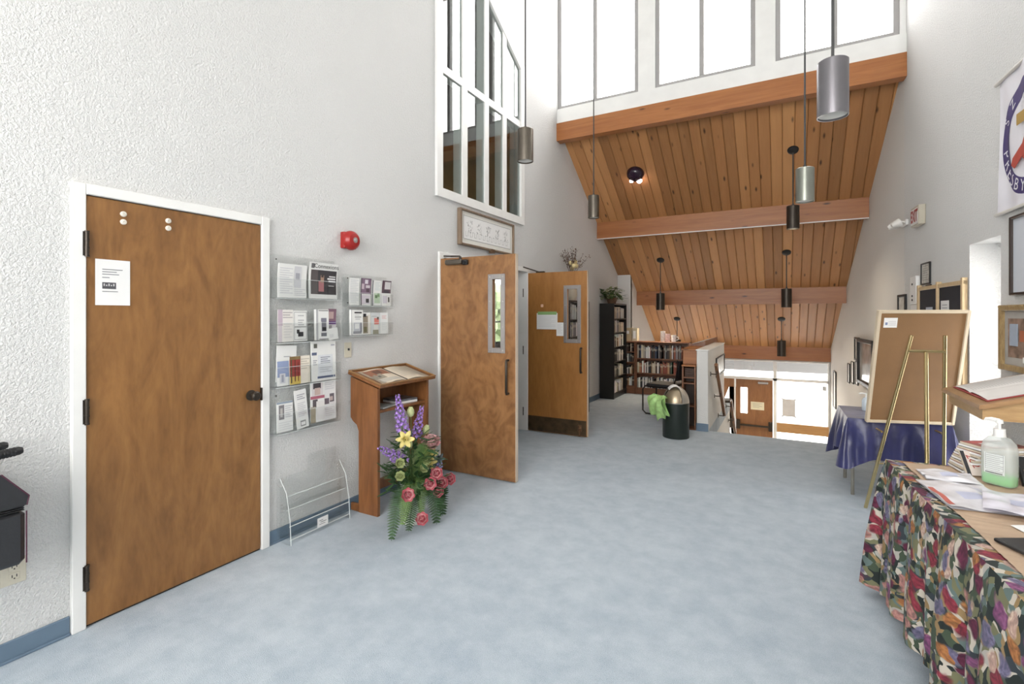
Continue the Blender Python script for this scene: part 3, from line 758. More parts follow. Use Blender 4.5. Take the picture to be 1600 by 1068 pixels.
brochure('brochure with pink band and portraits in the bottom tier', 2.395, .745, 1.04, .12, .045, [(.1, .9, .6, .97, (.70, .66, .66)), (.2, .75, .8, .95, (.06, .05, .06)), (.3, .7, .65, .82, (.58, .44, .40)), (0, 1, .56, .63, (.42, .12, .17)), (.15, .5, .35, .55, (.12, .10, .11)), (.0, .35, .0, .38, (.38, .33, .24)), (.4, 1, .05, .5, (.74, .72, .70))])
brochure('pale brochure with small portraits at the right of the bottom tier', 2.505, .745, 1.045, .115, .04, lines(.15, .85, .72, .92, 4, (.6, .6, .62)) + [(.1, .45, .38, .52, (.15, .12, .14)), (.5, .85, .42, .62, (.14, .12, .14)), (.5, .75, .45, .55, (.5, .4, .38))] + lines(.15, .85, .08, .32, 5, (.66, .62, .62)), bg=(.76, .75, .75))
brochure('pale blue grey text leaflet at the left of the small rack top tier', 2.73, 1.582, 1.79, .10, .05, lines(.1, .9, .08, .95, 14, (.66, .67, .68)), curl=.04)
brochure('purple and black patterned leaflet in the small rack top tier', 2.848, 1.582, 1.795, .11, .05, [(0, 1, .42, 1, (.20, .13, .19)), (.4, .7, .8, .95, (.7, .66, .7)), (.1, .35, .6, .8, (.55, .45, .5)), (.55, .85, .5, .62, (.08, .05, .07)), (.5, .9, .65, .75, (.6, .55, .58)), (.1, .9, .05, .38, (.66, .6, .66)), (.5, .8, .1, .25, BK), (0, .1, 0, 1, (.1, .08, .1))], curl=.04)
brochure('white and green leaflet in the small rack top tier', 2.965, 1.582, 1.785, .10, .05, [(.0, .14, .0, 1, (.2, .2, .22)), (.25, .9, .1, .5, (.5, .62, .45)), (.35, .6, .3, .42, (.12, .2, .1)), (.6, .85, .35, .5, (.2, .32, .15))] + lines(.3, .9, .6, .95, 7, (.6, .65, .66)), curl=.04)
brochure('dark lilac leaflet at the right of the small rack top tier', 3.075, 1.582, 1.79, .105, .052, [(0, 1, .5, 1, (.10, .06, .08)), (.3, .95, .66, .95, (.62, .60, .60)), (.2, .8, .5, .62, (.05, .04, .05)), (.7, .85, .15, .35, BK), (.1, .6, .1, .4, (.66, .62, .68))], curl=.05)
brochure('white leaflet with black title block in the small rack lower tier', 2.745, 1.352, 1.545, .12, .05, [(.28, .9, .86, .92, BK), (.3, .7, .78, .8, GY), (.3, .85, .70, .73, (.2, .2, .2)), (.35, .75, .62, .65, GY), (.2, .85, .08, .5, (.55, .56, .6)), (.3, .65, .25, .45, WH), (.15, .85, .05, .15, (.3, .3, .33)), (.75, .88, .1, .5, (.2, .2, .24)), (0, .05, 0, 1, GY)], th=.02)
brochure('leaflet with brown bottle shape in the small rack lower tier', 2.855, 1.352, 1.525, .09, .05, [(.05, .7, .05, .85, (.33, .28, .22)), (.15, .5, .8, .95, BK), (.2, .55, .1, .35, (.14, .13, .06)), (.7, 1, 0, .9, (.72, .68, .62))])
brochure('leaflet with red flower picture in the small rack lower tier', 2.957, 1.352, 1.525, .105, .05, [(0, 1, .0, 1, (.6, .62, .62)), (.35, .85, .45, .75, (.62, .20, .17)), (.65, .85, .68, .8, (.12, .08, .06)), (.3, .75, .2, .42, (.72, .72, .68)), (.2, .8, 0, .2, (.28, .27, .2)), (.1, .6, .8, .85, GY)])
brochure('pale leaflet with faint red text in the small rack lower tier', 3.06, 1.352, 1.525, .09, .045, lines(.2, .8, .7, .88, 3, (.72, .45, .45)) + lines(.2, .8, .15, .55, 5, (.68, .7, .7)), bg=(.76, .77, .76))

# empty acrylic rack standing on floor
fr = thing('empty_rack', 'empty clear acrylic rack standing on carpet against the wall', 'rack', (LX + .02, 2.36, 0), LRZ)
s_ = MB(); s_.box(-.27, .27, -.004, 0, 0, .42); s_.box(-.03, .22, -.004, 0, .42, .53); s_.build('back_panel', ACRYL, fr)
for z, dp in ((.03, .10), (.22, .07)):
    t = MB().box(-.25, .25, -dp, -.004, z, z + .005).build('tray', ACRYL, fr)
    MB().box(-.25, .25, -dp - .004, -dp, z, z + .09).build('front_lip', ACRYL, t)
    for q_ in (z, z + .09): MB().box(-.25, .25, -dp - .005, -dp, q_ - .002, q_ + .002).build('edge_highlight', EDGE, t)
for x in (-.25, .246):
    MB().prism([(-.004, 0), (-.115, 0), (-.105, .16), (-.07, .33), (-.004, .42)], x, x + .004, lambda a, b, d: (d, a, b)).build('side_panel', ACRYL, fr)
    MB().tube([(x + .002, -.117, 0), (x + .002, -.107, .16), (x + .002, -.072, .33), (x + .002, -.006, .42)], .0025, 5).build('edge_highlight', EDGE, fr)
s_ = MB()
for x in (-.235, .235):
    for z in (.20, .24, .36, .39): MB().ball((x, -.007, z), .005, nu=6, nv=4).build('screw', STEEL, fr)
bc = thing('label_card', 'small white card on the empty floor rack', 'card', (LX + .129, 2.37, .036), LRZ)
MB().box(-.045, .045, -.002, 0, 0, .062).build('card', PAPER, bc); b_ = MB(); b_.C = (.2, .2, .2)
b_.box(-.03, .0, -.003, -.002, .04, .044); b_.box(-.02, .03, -.003, -.002, .028, .032); b_.box(-.03, .02, -.003, -.002, .015, .018); b_.build('print', PRINT, bc)

# framed drawing over the doors
def sketch(parent, x0, x1, z0, z1, y, c=(.28, .28, .28)):
    r2 = random.Random(3); b = MB()
    for k in range(5):
        cx = x0 + (x1 - x0) * (.12 + .19 * k); hgt = (z1 - z0) * (.50 if k != 2 else .55)
        for j in range(26):
            a = r2.uniform(-.5, .5) * .085; zz = z0 + (z1 - z0) * .30 + r2.random() * hgt * (1 - abs(a) * 6 * (1 if k != 2 else 1.8) * .5)
            t = r2.uniform(.2, 1); b.C = tuple(.25 + .45 * t for _ in range(3)); L_ = r2.uniform(.008, .03); an = r2.uniform(0, pi)
            dx, dz = cos(an) * L_, sin(an) * L_; nx, nz = -sin(an) * .0035, cos(an) * .0035
            b.quad((cx + a + nx, y, zz + nz), (cx + a - nx, y, zz - nz), (cx + a + dx - nx, y, zz + dz - nz), (cx + a + dx + nx, y, zz + dz + nz))
    for k in range(22):
        xx = x0 + (x1 - x0) * (.04 + .93 * k / 22); b.C = (.55, .55, .55)
        b.box(xx, xx + .005, y - .0003, y, z0 + .03, z0 + .085); b.box(xx, xx + .03, y - .0003, y, z0 + .03 + .05 * (k % 2), z0 + .036 + .05 * (k % 2))
    b.C = c
    for (a0, a1, c0, c1) in ((x0, x1, z1 - .004, z1), (x0, x1, z0, z0 + .004), (x0, x0 + .004, z0, z1), (x1 - .004, x1, z0, z1)): b.box(a0, a1, y - .0004, y, c0, c1)
    return b.build('drawing', PRINT, parent)


fp = thing('framed_drawing', 'framed grey pencil drawing on the wall above the double doors', 'picture', LW(4.735, 2.425), LRZ)
frame_ring(MB(), -.57, .57, -.19, .19, .022, -.055, 0, .005).build('frame', woodmat('grey_brown_frame', (.16, .11, .075), (.26, .19, .13), (1, 1, .2), 20, .4), fp)
MB().box(-.55, .55, -.03, -.005, -.17, .17).build('mat_board', M('cream_mat', (.74, .73, .68), .8, var=.02), fp)
MB().box(-.50, .50, -.0315, -.03, -.12, .125).build('paper', PAPER, fp)
sketch(fp, -.50, .50, -.12, .125, -.033)
MB().box(.02, .09, -.065, -.02, -.215, -.17, .004).build('title_plate', M('brown_plate', (.12, .07, .04), .4), fp)

# lectern on the left
lc = thing('lectern', 'brown oak lectern with open shelf against the left wall', 'lectern', (LX + .015, 3.025, 0), LRZ)
LY0, LY1 = -.30, .30
def side(x):
    pr = [(-.09, 0), (-.285, 0), (-.285, .955), (-.005, 1.03), (-.005, .72), (-.03, .69), (-.07, .665), (-.09, .62)]
    return MB().prism(pr, x, x + .025, lambda a, b, d: (d, a, b))
side(LY0).build('side_panel', OAK, lc); side(LY1 - .025).build('side_panel', OAK, lc)
for x in (LY0, LY1 - .025): MB().box(x, x + .025, -.09, -.002, 0, .06, .006).build('foot', OAK, lc)
MB().box(LY0 + .025, LY1 - .025, -.27, -.01, .765, .785, .002).build('shelf', OAK, lc)
MB().box(LY0 + .025, LY1 - .025, -.02, -.006, .785, 1.01).build('back_panel', OAK, lc)
MB().box(-.005, .005, -.03, -.02, .785, 1.0).build('back_batten', OAK, lc)
MB().box(LY0 + .025, LY1 - .025, -.12, -.10, .12, .20).build('stretcher', OAK, lc)
TA = math.atan(.09 / .33)
tm = Matrix.Translation((0, -.335, .962)) @ Matrix.Rotation(TA, 4, 'X')
s_ = MB().box(-.33, .33, 0, .345, 0, .022, .004); s_.xf(tm); top_o = s_.build('top', OAK, lc)
s_ = MB().box(-.33, .33, 0, .014, .022, .034, .003); s_.box(-.33, -.316, .014, .345, .022, .034, .003); s_.box(.316, .33, .014, .345, .022, .034, .003); s_.box(-.316, .316, .331, .345, .022, .034, .003)
s_.xf(tm); s_.build('rim', woodmat('honey_oak_rim', (.22, .11, .04), (.33, .18, .07), (.2, 1, 1), 14, .35), top_o)
MT = Matrix.Translation((LX + .015, 3.025, 0)) @ Matrix.Rotation(LRZ, 4, 'Z') @ tm
ob = thing('open_booklet', 'open printed booklet lying on the left lectern top', 'booklet'); ob.matrix_world = MT @ Matrix.Translation((0, 0, .0235))
bp_ = MB()
for sx in (-1, 1): bp_.grid(lambda u, v, sx=sx: (sx * u * .275, .03 + v * .275, .0 + .012 * sin(min(1, u * 1.3) * pi) * (1 - u * .5)), 10, 1)
for sx in (-1, 1): bp_.grid(lambda u, v, sx=sx: (sx * u * .275, .03 + v * .275, .0), 1, 1)
bp_.build('pages', M('cream_page', (.66, .57, .45), .6), ob, smooth=60)
b_ = MB()
def pg(u0, u1, v0, v1, c):
    b_.C = c
    def fn(a, b):
        u = u0 + (u1 - u0) * a; sx = 1 if u > 0 else -1; uu = abs(u)
        return (u * .275, .03 + (v0 + (v1 - v0) * b) * .275, .0016 + .012 * sin(min(1, uu * 1.3) * pi) * (1 - uu * .5))
    b_.grid(fn, 6, 1)
pg(-.9, -.1, .55, .92, (.30, .12, .06)); pg(-.7, -.35, .62, .85, (.12, .05, .03)); pg(-.92, -.5, .3, .62, (.30, .26, .2)); pg(-.8, -.62, .4, .5, (.08, .07, .06)); pg(-.9, -.15, .08, .28, (.5, .46, .4))
for k in range(7): pg(.12, .9, .85 - k * .1, .88 - k * .1, (.55, .5, .42))
b_.build('print', PRINT, ob); MB().tube([(0, .03, .003), (0, .17, .003), (0, .31, .003)], .003, 5).build('spine_ribbon', BLACK, ob)
tag(MB().box(-.11, .11, -.09, .09, 0, .012, .002).build('magazine', M('grey_mag', (.42, .45, .45), .35, var=.4, vs=20), None, (LX + .15, 2.88, .7855), .2), 'grey magazine lying on the lectern shelf near side', 'magazine')
mg = thing('magazine_pile', 'small pile of magazines on the far side of the lectern shelf', 'magazines', (LX + .15, 3.14, .7855), -.15)
MB().box(-.1, .1, -.1, .1, 0, .018, .002).build('lower_copy', PAPER, mg); MB().box(-.1, .1, -.1, .1, .0185, .034, .002).build('upper_copy', M('dark_mag', (.12, .12, .13), .3, var=.5, vs=18), mg)

# ------------------------------------------------------------------ flower arrangement
FX, FY = -2.36, 2.78
fa = thing('flower_arrangement', 'silk flower arrangement with ferns standing beside the brown lectern', 'flowers', (FX, FY, 0))
vs_ = MB().lathe([(0, .005), (.07, .005), (.075, .02), (.055, .12), (.07, .22), (.095, .30), (.09, .30), (.065, .22), (.05, .12), (0, .03)], 20).build('vase', M('pale_vase', (.62, .63, .60), .3), fa, smooth=50)
GREEN = M('stem_green', (.07, .13, .035), .6, var=.3); FERN = M('fern_green', (.025, .07, .02), .55, var=.4, vs=30); FERN2 = M('bright_fern', (.11, .19, .05), .55, var=.3, vs=30)
PINK = M('pink_petal', (.62, .16, .2), .6, var=.2, vs=40); PINKL = M('pale_pink_petal', (.72, .42, .42), .6, var=.15, vs=30)
YEL = M('yellow_petal', (.66, .56, .20), .6, var=.15, vs=30); PUR = M('purple_petal', (.34, .20, .54), .6, var=.35, vs=60); PGR = M('pale_green_bud', (.48, .53, .26), .6, var=.15, vs=30); BLU = M('lilac_blue_petal', (.30, .30, .55), .6, var=.3, vs=60)


def petal(m, base, direc, upv, L, W, cup=.3, n=4):
    d = Vector(direc).normalized(); u = Vector(upv); u = (u - d * u.dot(d)).normalized(); s2 = d.cross(u); b0 = Vector(base)
    m.grid(lambda a, v: tuple(b0 + d * (L * v) + s2 * ((a - .5) * 2 * W * sin(pi * (.12 + .8 * v))) + u * (cup * L * (v * v + ((a - .5) * 2) ** 2 * .35))), 4, n)


def rose_mesh(r, mat):
    m = MB()
    for ring, (n, tilt, L) in enumerate(((3, .12, .75), (4, .38, .88), (5, .66, .98), (6, .98, 1.05), (7, 1.3, 1.02))):
        m.mi = ring % 2 if isinstance(mat, list) else 0
        for k in range(n):
            a = 2 * pi * k / n + ring * .6; d = (sin(tilt) * cos(a), sin(tilt) * sin(a), cos(tilt))
            petal(m, (0, 0, -r * .35), d, (-cos(a), -sin(a), .25), r * L * 1.1, r * .55, .35)
    m.mi = 0; m.ball((0, 0, 0), r * .35, nu=8, nv=6)
    return m.mesh('rose', mat, 60)


def lily_mesh(r, mat):
    m = MB()
    for k in range(6):
        a = pi / 3 * k; petal(m, (0, 0, -r * .3), (cos(a) * .9, sin(a) * .9, .5), (0, 0, 1), r * 1.1, r * .3, -.2)
    m.lathe([(.1 * r, -.2 * r), (.25 * r, .3 * r), (.3 * r, .5 * r)], 8)
    return m.mesh('lily', mat, 60)


def bud_mesh(r, mat):
    m = MB().lathe([(0, -r), (r * .6, -r * .8), (r * .85, -.1 * r), (r * .75, .6 * r), (r * .35, 1.2 * r), (r * .1, 1.25 * r)], 10)
    for k in range(3):
        a = 2.1 * k; petal(m, (cos(a) * .3 * r, sin(a) * .3 * r, -r), (cos(a) * .25, sin(a) * .25, 1), (cos(a), sin(a), 0), r * 2.2, r * .6, -.15)
    return m.mesh('bud', mat, 60)


def rel(y, z, dx=0.): return (-2.36 + dx - FX, y - FY, z)


def stem_to(p, r=.003):
    p = Vector(p); MB().tube([(0, 0, .22), tuple(p * .5 + Vector((0, 0, .14 + .08 * p.z))), tuple(p)], r, 5).build('stem', GREEN, fa)


VIEW = Vector((2.36, -2.78, 1.2)).normalized()
def place(me, name, p, r_tilt=None, stem=True):
    o = mobj(name, me, fa, p)
    d = (VIEW * .8 + Vector((rnd.uniform(-.3, .3), rnd.uniform(-.3, .3), rnd.uniform(.0, .5)))) if r_tilt is None else Vector(r_tilt)
    o.rotation_euler = d.to_track_quat('Z', 'Y').to_euler()
    if stem: stem_to(p)
    return o


rm = rose_mesh(.048, [PINK, M('light_pink_petal', (.80, .44, .45), .6, var=.12, vs=40)])
for y, z in ((2.828, .37), (2.757, .319), (2.9, .278), (3.0, .28), (2.849, .236), (2.516, .315), (2.669, .10)): place(rm, 'rose', rel(y, z, .18))
place(rose_mesh(.075, PINKL), 'peony', rel(2.878, .557, .09))
lm = lily_mesh(.06, YEL)
for y, z in ((2.63, .644), (2.9, .48), (2.885, .42)): place(lm, 'lily', rel(y, z, .06))
bm_ = bud_mesh(.032, PGR)
for y, z, t in ((2.757, .803, (0, 0, 1)), (2.737, .571, (.1, 0, 1)), (2.93, .64, (.2, .3, 1)), (2.81, .44, (.5, 0, 1))): place(bm_, 'tulip_bud', rel(y, z), t)
wb = rose_mesh(.036, PGR)
for y, z in ((2.541, .505), (2.547, .415), (2.79, .40), (2.83, .45)): place(wb, 'pale_green_rose', rel(y, z, .09))


def larkspur(p0, p1, mat, n=60, rmax=.03):
    n = int(n * .8); p0, p1 = Vector(p0), Vector(p1); m = MB(); ax = (p1 - p0).normalized()
    for k in range(n):
        t = k / n; c = p0.lerp(p1, t); a = k * 2.4; e = ax.orthogonal().normalized(); e2 = ax.cross(e); rr = rmax * (1 - t * .75)
        out = e * cos(a) + e2 * sin(a); q = c + out * rr * rnd.uniform(.55, 1.25)
        for j in range(4):
            b = pi / 2 * j + a; f1 = ax * cos(b) + out.cross(ax) * sin(b); petal(m, q, f1 * .8 + out * .5, out, .020 * (1.1 - t * .6), .008, .1, 2)
    m.build('larkspur', mat, fa); stem_to(tuple(p0))
    MB().tube([tuple(p0), tuple(p1)], .003, 5).build('stem', GREEN, fa)


larkspur(rel(2.672, .68), rel(2.62, .95), PUR, 75, .036); larkspur(rel(2.81, .61), rel(2.885, .83), PUR, 60, .032)
larkspur(rel(2.62, .50, .04), rel(2.38, .645, .06), PUR, 60, .034); larkspur(rel(3.02, .30), rel(3.12, .34), BLU, 30, .045)
place(lily_mesh(.045, M('grey_leaf', (.12, .16, .17), .6)), 'star_leaf', rel(3.09, .385))


def fern(p0, ctrl, p1, mat, W=.05, n=34):
    W *= 1.5; p0, ctrl, p1 = Vector(p0), Vector(ctrl), Vector(p1); m = MB(); pts = []
    for k in range(n + 1):
        t = k / n; pts.append(p0 * (1 - t) ** 2 + ctrl * 2 * t * (1 - t) + p1 * t * t)
    nrm = VIEW
    for k in range(2, n):
        t = k / n; d = (pts[k + 1] - pts[k - 1]).normalized(); s2 = d.cross(nrm).normalized(); w_ = W * sin(pi * (.15 + .8 * t)) ** .7
        for sg in (-1, 1):
            q = pts[k]; tip = q + s2 * sg * w_ + d * w_ * .45 - nrm * .006; h = (pts[k + 1] - pts[k]) * .42
            mid = q.lerp(tip, .5) + nrm * .004
            m.quad(tuple(q - h), tuple(mid - h * .9), tuple(tip), tuple(mid + h * .9), tuple(q + h))
    m.tube([tuple(p) for p in pts], .0022, 4); m.build('fern_frond', mat, fa)


top0 = (0, 0, .30)
for ctrl, p1, mt, W in (((.16, .05, .42), (.20, .02, .02), FERN, .055), ((.14, .14, .40), (.15, .16, .02), FERN, .055), ((.1, -.15, .38), (.13, -.26, .10), FERN2, .04),
                        ((.12, -.05, .40), (.16, -.1, .12), FERN2, .04), ((.05, -.22, .36), (.1, -.33, .02), FERN, .045), ((.0, .2, .40), (.08, .30, .12), FERN, .05), ((.08, .05, .5), (.12, -.05, .60), FERN2, .05),
                        ((-.05, -.2, .45), (.02, -.28, .40), FERN, .05), ((-.1, .1, .45), (-.1, .22, .5), FERN, .05), ((.1, -.1, .3), (.15, -.22, .05), FERN, .045), ((.1, .1, .35), (.2, .1, .1), FERN, .05)):
    fern(top0, ctrl, p1, mt, W)
lv = MB()
for k in range(260):
    a = rnd.uniform(0, 2 * pi); zz = rnd.uniform(.22, .66); rr = rnd.uniform(.03, .2) * (1 - abs(zz - .35))
    petal(lv, (cos(a) * rr, sin(a) * rr, zz), (cos(a), sin(a), rnd.uniform(-.3, 1)), (0, 0, 1), rnd.uniform(.05, .1), .014, -.1, 3)
tag(lv.build('small_leaves', FERN, fa), kind='stuff')

# ------------------------------------------------------------------ walker at the left edge
wk = thing('walker', 'black padded walker bag with two ribbed handgrips at left edge', 'walker', (-2.74, .55, 0), LRZ)
# local x = world Y - .55 ; local -y = into the room (world +X)
MB().box(-.45, .245, -.05, .11, .495, .715, .018).build('bag_body', LEATH, wk, smooth=30)
MB().prism([(-.45, .735), (.243, .735), (.252, .77), (.17, .875), (.05, .90), (-.45, .90)], -.055, .115, lambda a, b, d: (a, d, b)).build('bag_flap', LEATH, wk)
zb = MB()
for k in range(3): zb.box(-.45, .238, -.052, .112, .715 + k * .0075, .7185 + k * .0075)
zb.build('zipper', BLACK, wk)
pi_ = MB(); PP = M('plum_piping', (.07, .015, .035), .5)
pi_.tube([(.245, -.05, .50), (.245, -.05, .71)], .0025, 6); pi_.tube([(.245, -.055, .735), (.252, -.055, .77), (.17, -.055, .876)], .0025, 6); pi_.build('piping', PP, wk)
for yy, nm in ((-.04, 0), (.12, 1)):
    g = MB().tube([(-.30, yy, .935 - .008), (-.05, yy, .937), (.10, yy, .948), (.225, yy, .956), (.236, yy, .956)], [.012, .014, .016, .017, .012], 12)
    for k in range(18): g.cyl((.03 + k * .0105, yy, .943 + k * .0007), (.035 + k * .0105, yy, .943 + k * .0007), .0185, n=12)
    g.build('handgrip', BLACK, wk, smooth=30)
    MB().tube([(-.28, yy, .93), (-.33, yy, .90), (-.33, yy, .12)], .012, 8).build('frame_tube', DARKM, wk)
    q = MB().lathe([(.02, -.012), (.085, -.014), (.095, 0), (.085, .014), (.02, .012)], 20); q.xf(Matrix.Translation((-.33, yy, .096)) @ Matrix.Rotation(R(90), 4, 'X')); q.build('wheel', BLACK, wk, smooth=40)
MB().tube([(-.33, -.04, .5), (-.33, .12, .5)], .01, 8).build('cross_tube', DARKM, wk)

# ================================================================== PENDANT LIGHTS
def pendant(label, x, y, zt, zc, mat, canopy=False, watt=0.):
    p = thing('pendant_light', label, 'pendant lamp', (x, y, zt - .31), group='cylinder pendant lights')
    r, h = .0775, .31
    MB().lathe([(0, h), (r - .004, h), (r, h - .004), (r, 0), (r - .004, 0), (r - .004, h - .01)], 28).build('shade', mat, p, smooth=35)
    MB().lathe([(r - .004, .012), (r - .012, .015), (.03, .06), (0, .065)], 24).build('reflector', DIFF, p, smooth=35)
    MB().lathe([(0, h + .03), (.012, h + .03), (.016, h), (0, h)], 12).build('cord_grip', CORD, p, smooth=35)
    MB().cyl((0, 0, h + .02), (0, 0, zc - zt + h), .008, n=8).build('cord', CORD, p)
    if watt:      # lit lamp recessed in the shade
        MB().ball((0, 0, .075), .035, nu=12, nv=8).build('bulb', MATS.get('warm_bulb') or emit('warm_bulb', (1, .78, .5), 10), p, smooth=60)
        l = bpy.data.lights.new('pendant_lamp', 'SPOT'); l.energy = watt; l.color = (1, .84, .62); l.spot_size = R(150); l.spot_blend = 1; l.shadow_soft_size = .06
        lo_ = bpy.data.objects.new('pendant_lamp', l); col.objects.link(lo_); lo_.parent = p; lo_.location = (0, 0, .03)
    if canopy:
        q = MB().lathe([(0, -.035), (.03, -.034), (.065, -.015), (.07, 0), (0, 0)], 20); q.xf(Matrix.Translation((0, 0, zc - zt + h)) @ Matrix.Rotation(-SL, 4, 'X')); q.build('canopy', BLACK, p, smooth=35)
    else:
        MB().lathe([(0, -.03), (.05, -.028), (.065, 0)], 16, (0, 0, zc - zt + h)).build('canopy', BLACK, p, smooth=35)


pendant('bronze pendant light hanging in front of the interior window', -2.19, 4.23, 3.30, 7.2, BRONZE)
pendant('bronze pendant light hanging at the left end of the top beam', -2.32, 6.55, 3.17, 7.2, BRONZE)
pendant('metal pendant hanging over the middle of the hall, reflections painted grey green', .17, 5.33, 2.87, 7.2, M('green_reflection_metal', (.30, .31, .27), .32, .8))  # lighter grey-green stands in for clerestory reflections on the shade
pendant('largest pendant hanging nearest the viewer, reflections painted brushed grey', .24, 3.30, 2.93, 7.2, REFL_GREY)
for la, cx, cy, zt in (('black pendant hung from the topmost plank bay', .106, 7.65, 2.98), ('black pendant hung left in the middle plank bay', -2.03, 9.437, 1.92), ('black pendant hung right in the middle plank bay', .037, 9.417, 1.95),
                       ('black pendant hung left in the lowest plank bay', -2.035, 11.1, .98), ('black pendant hung right in the lowest plank bay', -.044, 11.1, 1.01)):
    pendant(la, cx, cy, zt, zp(cy) - .0, DARKM, True, 45)
# ceiling spot
sp = thing('ceiling_spotlight', 'dark glass dome spotlight with lit bulbs on plank ceiling', 'spotlight', (-2.03, 7.662, zp(7.662)), rot=(-SL, 0, 0))
q = MB().lathe([(.13, 0), (.135, -.02), (.12, -.07), (.08, -.105), (0, -.12)], 28); q.build('dome', M('dark_purple_glass', (.02, .008, .02), .12), sp, smooth=50)
for dx, dy, r in ((-.07, .085, .03), (.05, .10, .04)):
    MB().ball((dx, dy, -.075), r).build('bulb', MATS.get('bulb') or emit('bulb', (1, .82, .85), 14), sp, smooth=60)

# ================================================================== BOOK NOOK
BOOKM = {}
def book_mesh():
    m = MB(); m.mi = 0
    m.box(0, .06, 0, 1, 0, 1); m.box(.94, 1, 0, 1, 0, 1); m.box(.06, .94, 0, .05, 0, 1); m.mi = 1; m.box(.06, .94, .05, .98, .02, .98)
    return m.mesh('book', [COVER, PAPER])
BM = book_mesh()
PAL = {'dark brown': (.06, .03, .02), 'black': (.015, .015, .017), 'white': (.72, .70, .66), 'rust red': (.26, .06, .03), 'navy': (.03, .05, .11), 'cream': (.55, .48, .36), 'grey': (.28, .27, .26), 'green': (.05, .10, .06), 'tan': (.33, .20, .10)}


def shelf_books(where, grp, x0, x1, y, z, hmin, hmax, depth, weights, parent_m, lean=.06, tmin=.014, tmax=.034):
    """books on a shelf; local frame x along shelf, y=0 spine side, converted by parent_m"""
    x = x0; names = list(weights); wts = [weights[n] for n in names]
    while True:
        t = rnd.uniform(tmin, tmax)
        if x + t > x1: break
        c = rnd.choices(names, wts)[0]; h = rnd.uniform(hmin, hmax)
        o = bpy.data.objects.new('book', BM); col.objects.link(o)
        mw = parent_m @ Matrix.Translation((x, y + rnd.uniform(0, .012), z)) @ Matrix.Diagonal((t * .97, depth, h, 1))
        o.matrix_world = mw
        tone = rnd.uniform(.7, 1.2); o.color = (*[v * tone * rnd.uniform(.95, 1.05) for v in PAL[c]], 1)
        tag(o, '%s book on %s' % (c, where), 'book', grp)
        x += t + (rnd.uniform(.02, .05) if rnd.random() < lean else .0008)


# long wooden bookcase facing the camera
bcY = 9.42
bk = thing('bookcase', 'long low red-brown bookcase with three rows of books', 'bookcase', (-2.50, bcY, 0))
W_ = .98
for x in (0, W_ - .025): MB().box(x, x + .025, 0, .26, 0, .985, .002).build('side_panel', WALNUT, bk)
for z in (.105, .39, .67): MB().box(.025, W_ - .025, .005, .25, z, z + .022, .002).build('shelf', WALNUT, bk)
MB().box(-.01, W_ + .01, -.01, .265, .985, 1.008, .003).build('top', WALNUT, bk); MB().box(.025, W_ - .025, .02, .035, 0, .105).build('plinth', WALNUT, bk); MB().box(.025, W_ - .025, .25, .258, .1, .985).build('back_panel', WALNUT, bk)
m0 = Matrix.Translation((-2.50, bcY, 0))
mixd = {'dark brown': 4, 'black': 5, 'white': 3, 'rust red': 2, 'navy': 2, 'cream': 2, 'grey': 3, 'tan': 1}
shelf_books('the top row of the long bookcase', 'books in the top row of the long bookcase', .03, W_ - .03, .03, .692, .20, .255, .17, mixd, m0)
shelf_books('the middle row of the long bookcase', 'books in the middle row of the long bookcase', .03, W_ - .03, .03, .412, .18, .235, .17, {'dark brown': 4, 'black': 3, 'rust red': 3, 'white': 2, 'cream': 2, 'tan': 2, 'green': 1}, m0, .09)
shelf_books('the bottom row of the long bookcase', 'books in the bottom row of the long bookcase', .03, W_ - .03, .03, .127, .17, .215, .17, {'white': 7, 'cream': 2, 'black': 3, 'grey': 2, 'navy': 1}, m0, .1)
b2 = thing('bookcase', 'narrow red-brown bookcase with four shelves left of the long one', 'bookcase', (-2.80, bcY, 0))
W2 = .295
for x in (0, W2 - .02): MB().box(x, x + .02, 0, .26, 0, .985, .002).build('side_panel', WALNUT, b2)
for z in (.135, .36, .59, .79): MB().box(.02, W2 - .02, .005, .25, z, z + .018, .002).build('shelf', WALNUT, b2)
MB().box(0, W2 - .001, -.01, .265, .985, 1.008, .003).build('top', WALNUT, b2); MB().box(.02, W2 - .02, .25, .258, 0, .985).build('back_panel', WALNUT, b2); MB().box(.02, W2 - .02, .02, .035, 0, .135).build('plinth', WALNUT, b2)
m0 = Matrix.Translation((-2.80, bcY, 0))
for i, (z, nm) in enumerate(((.808, 'top'), (.608, 'second'), (.378, 'third'), (.153, 'bottom'))):
    shelf_books('the %s shelf of the narrow bookcase' % nm, 'books on the %s shelf of the narrow bookcase' % nm, .025, W2 - .025, .03, z, .12, .165 if i == 0 else .19, .16, {'white': 4, 'cream': 4, 'dark brown': 2, 'tan': 2, 'black': 2}, m0, .12)


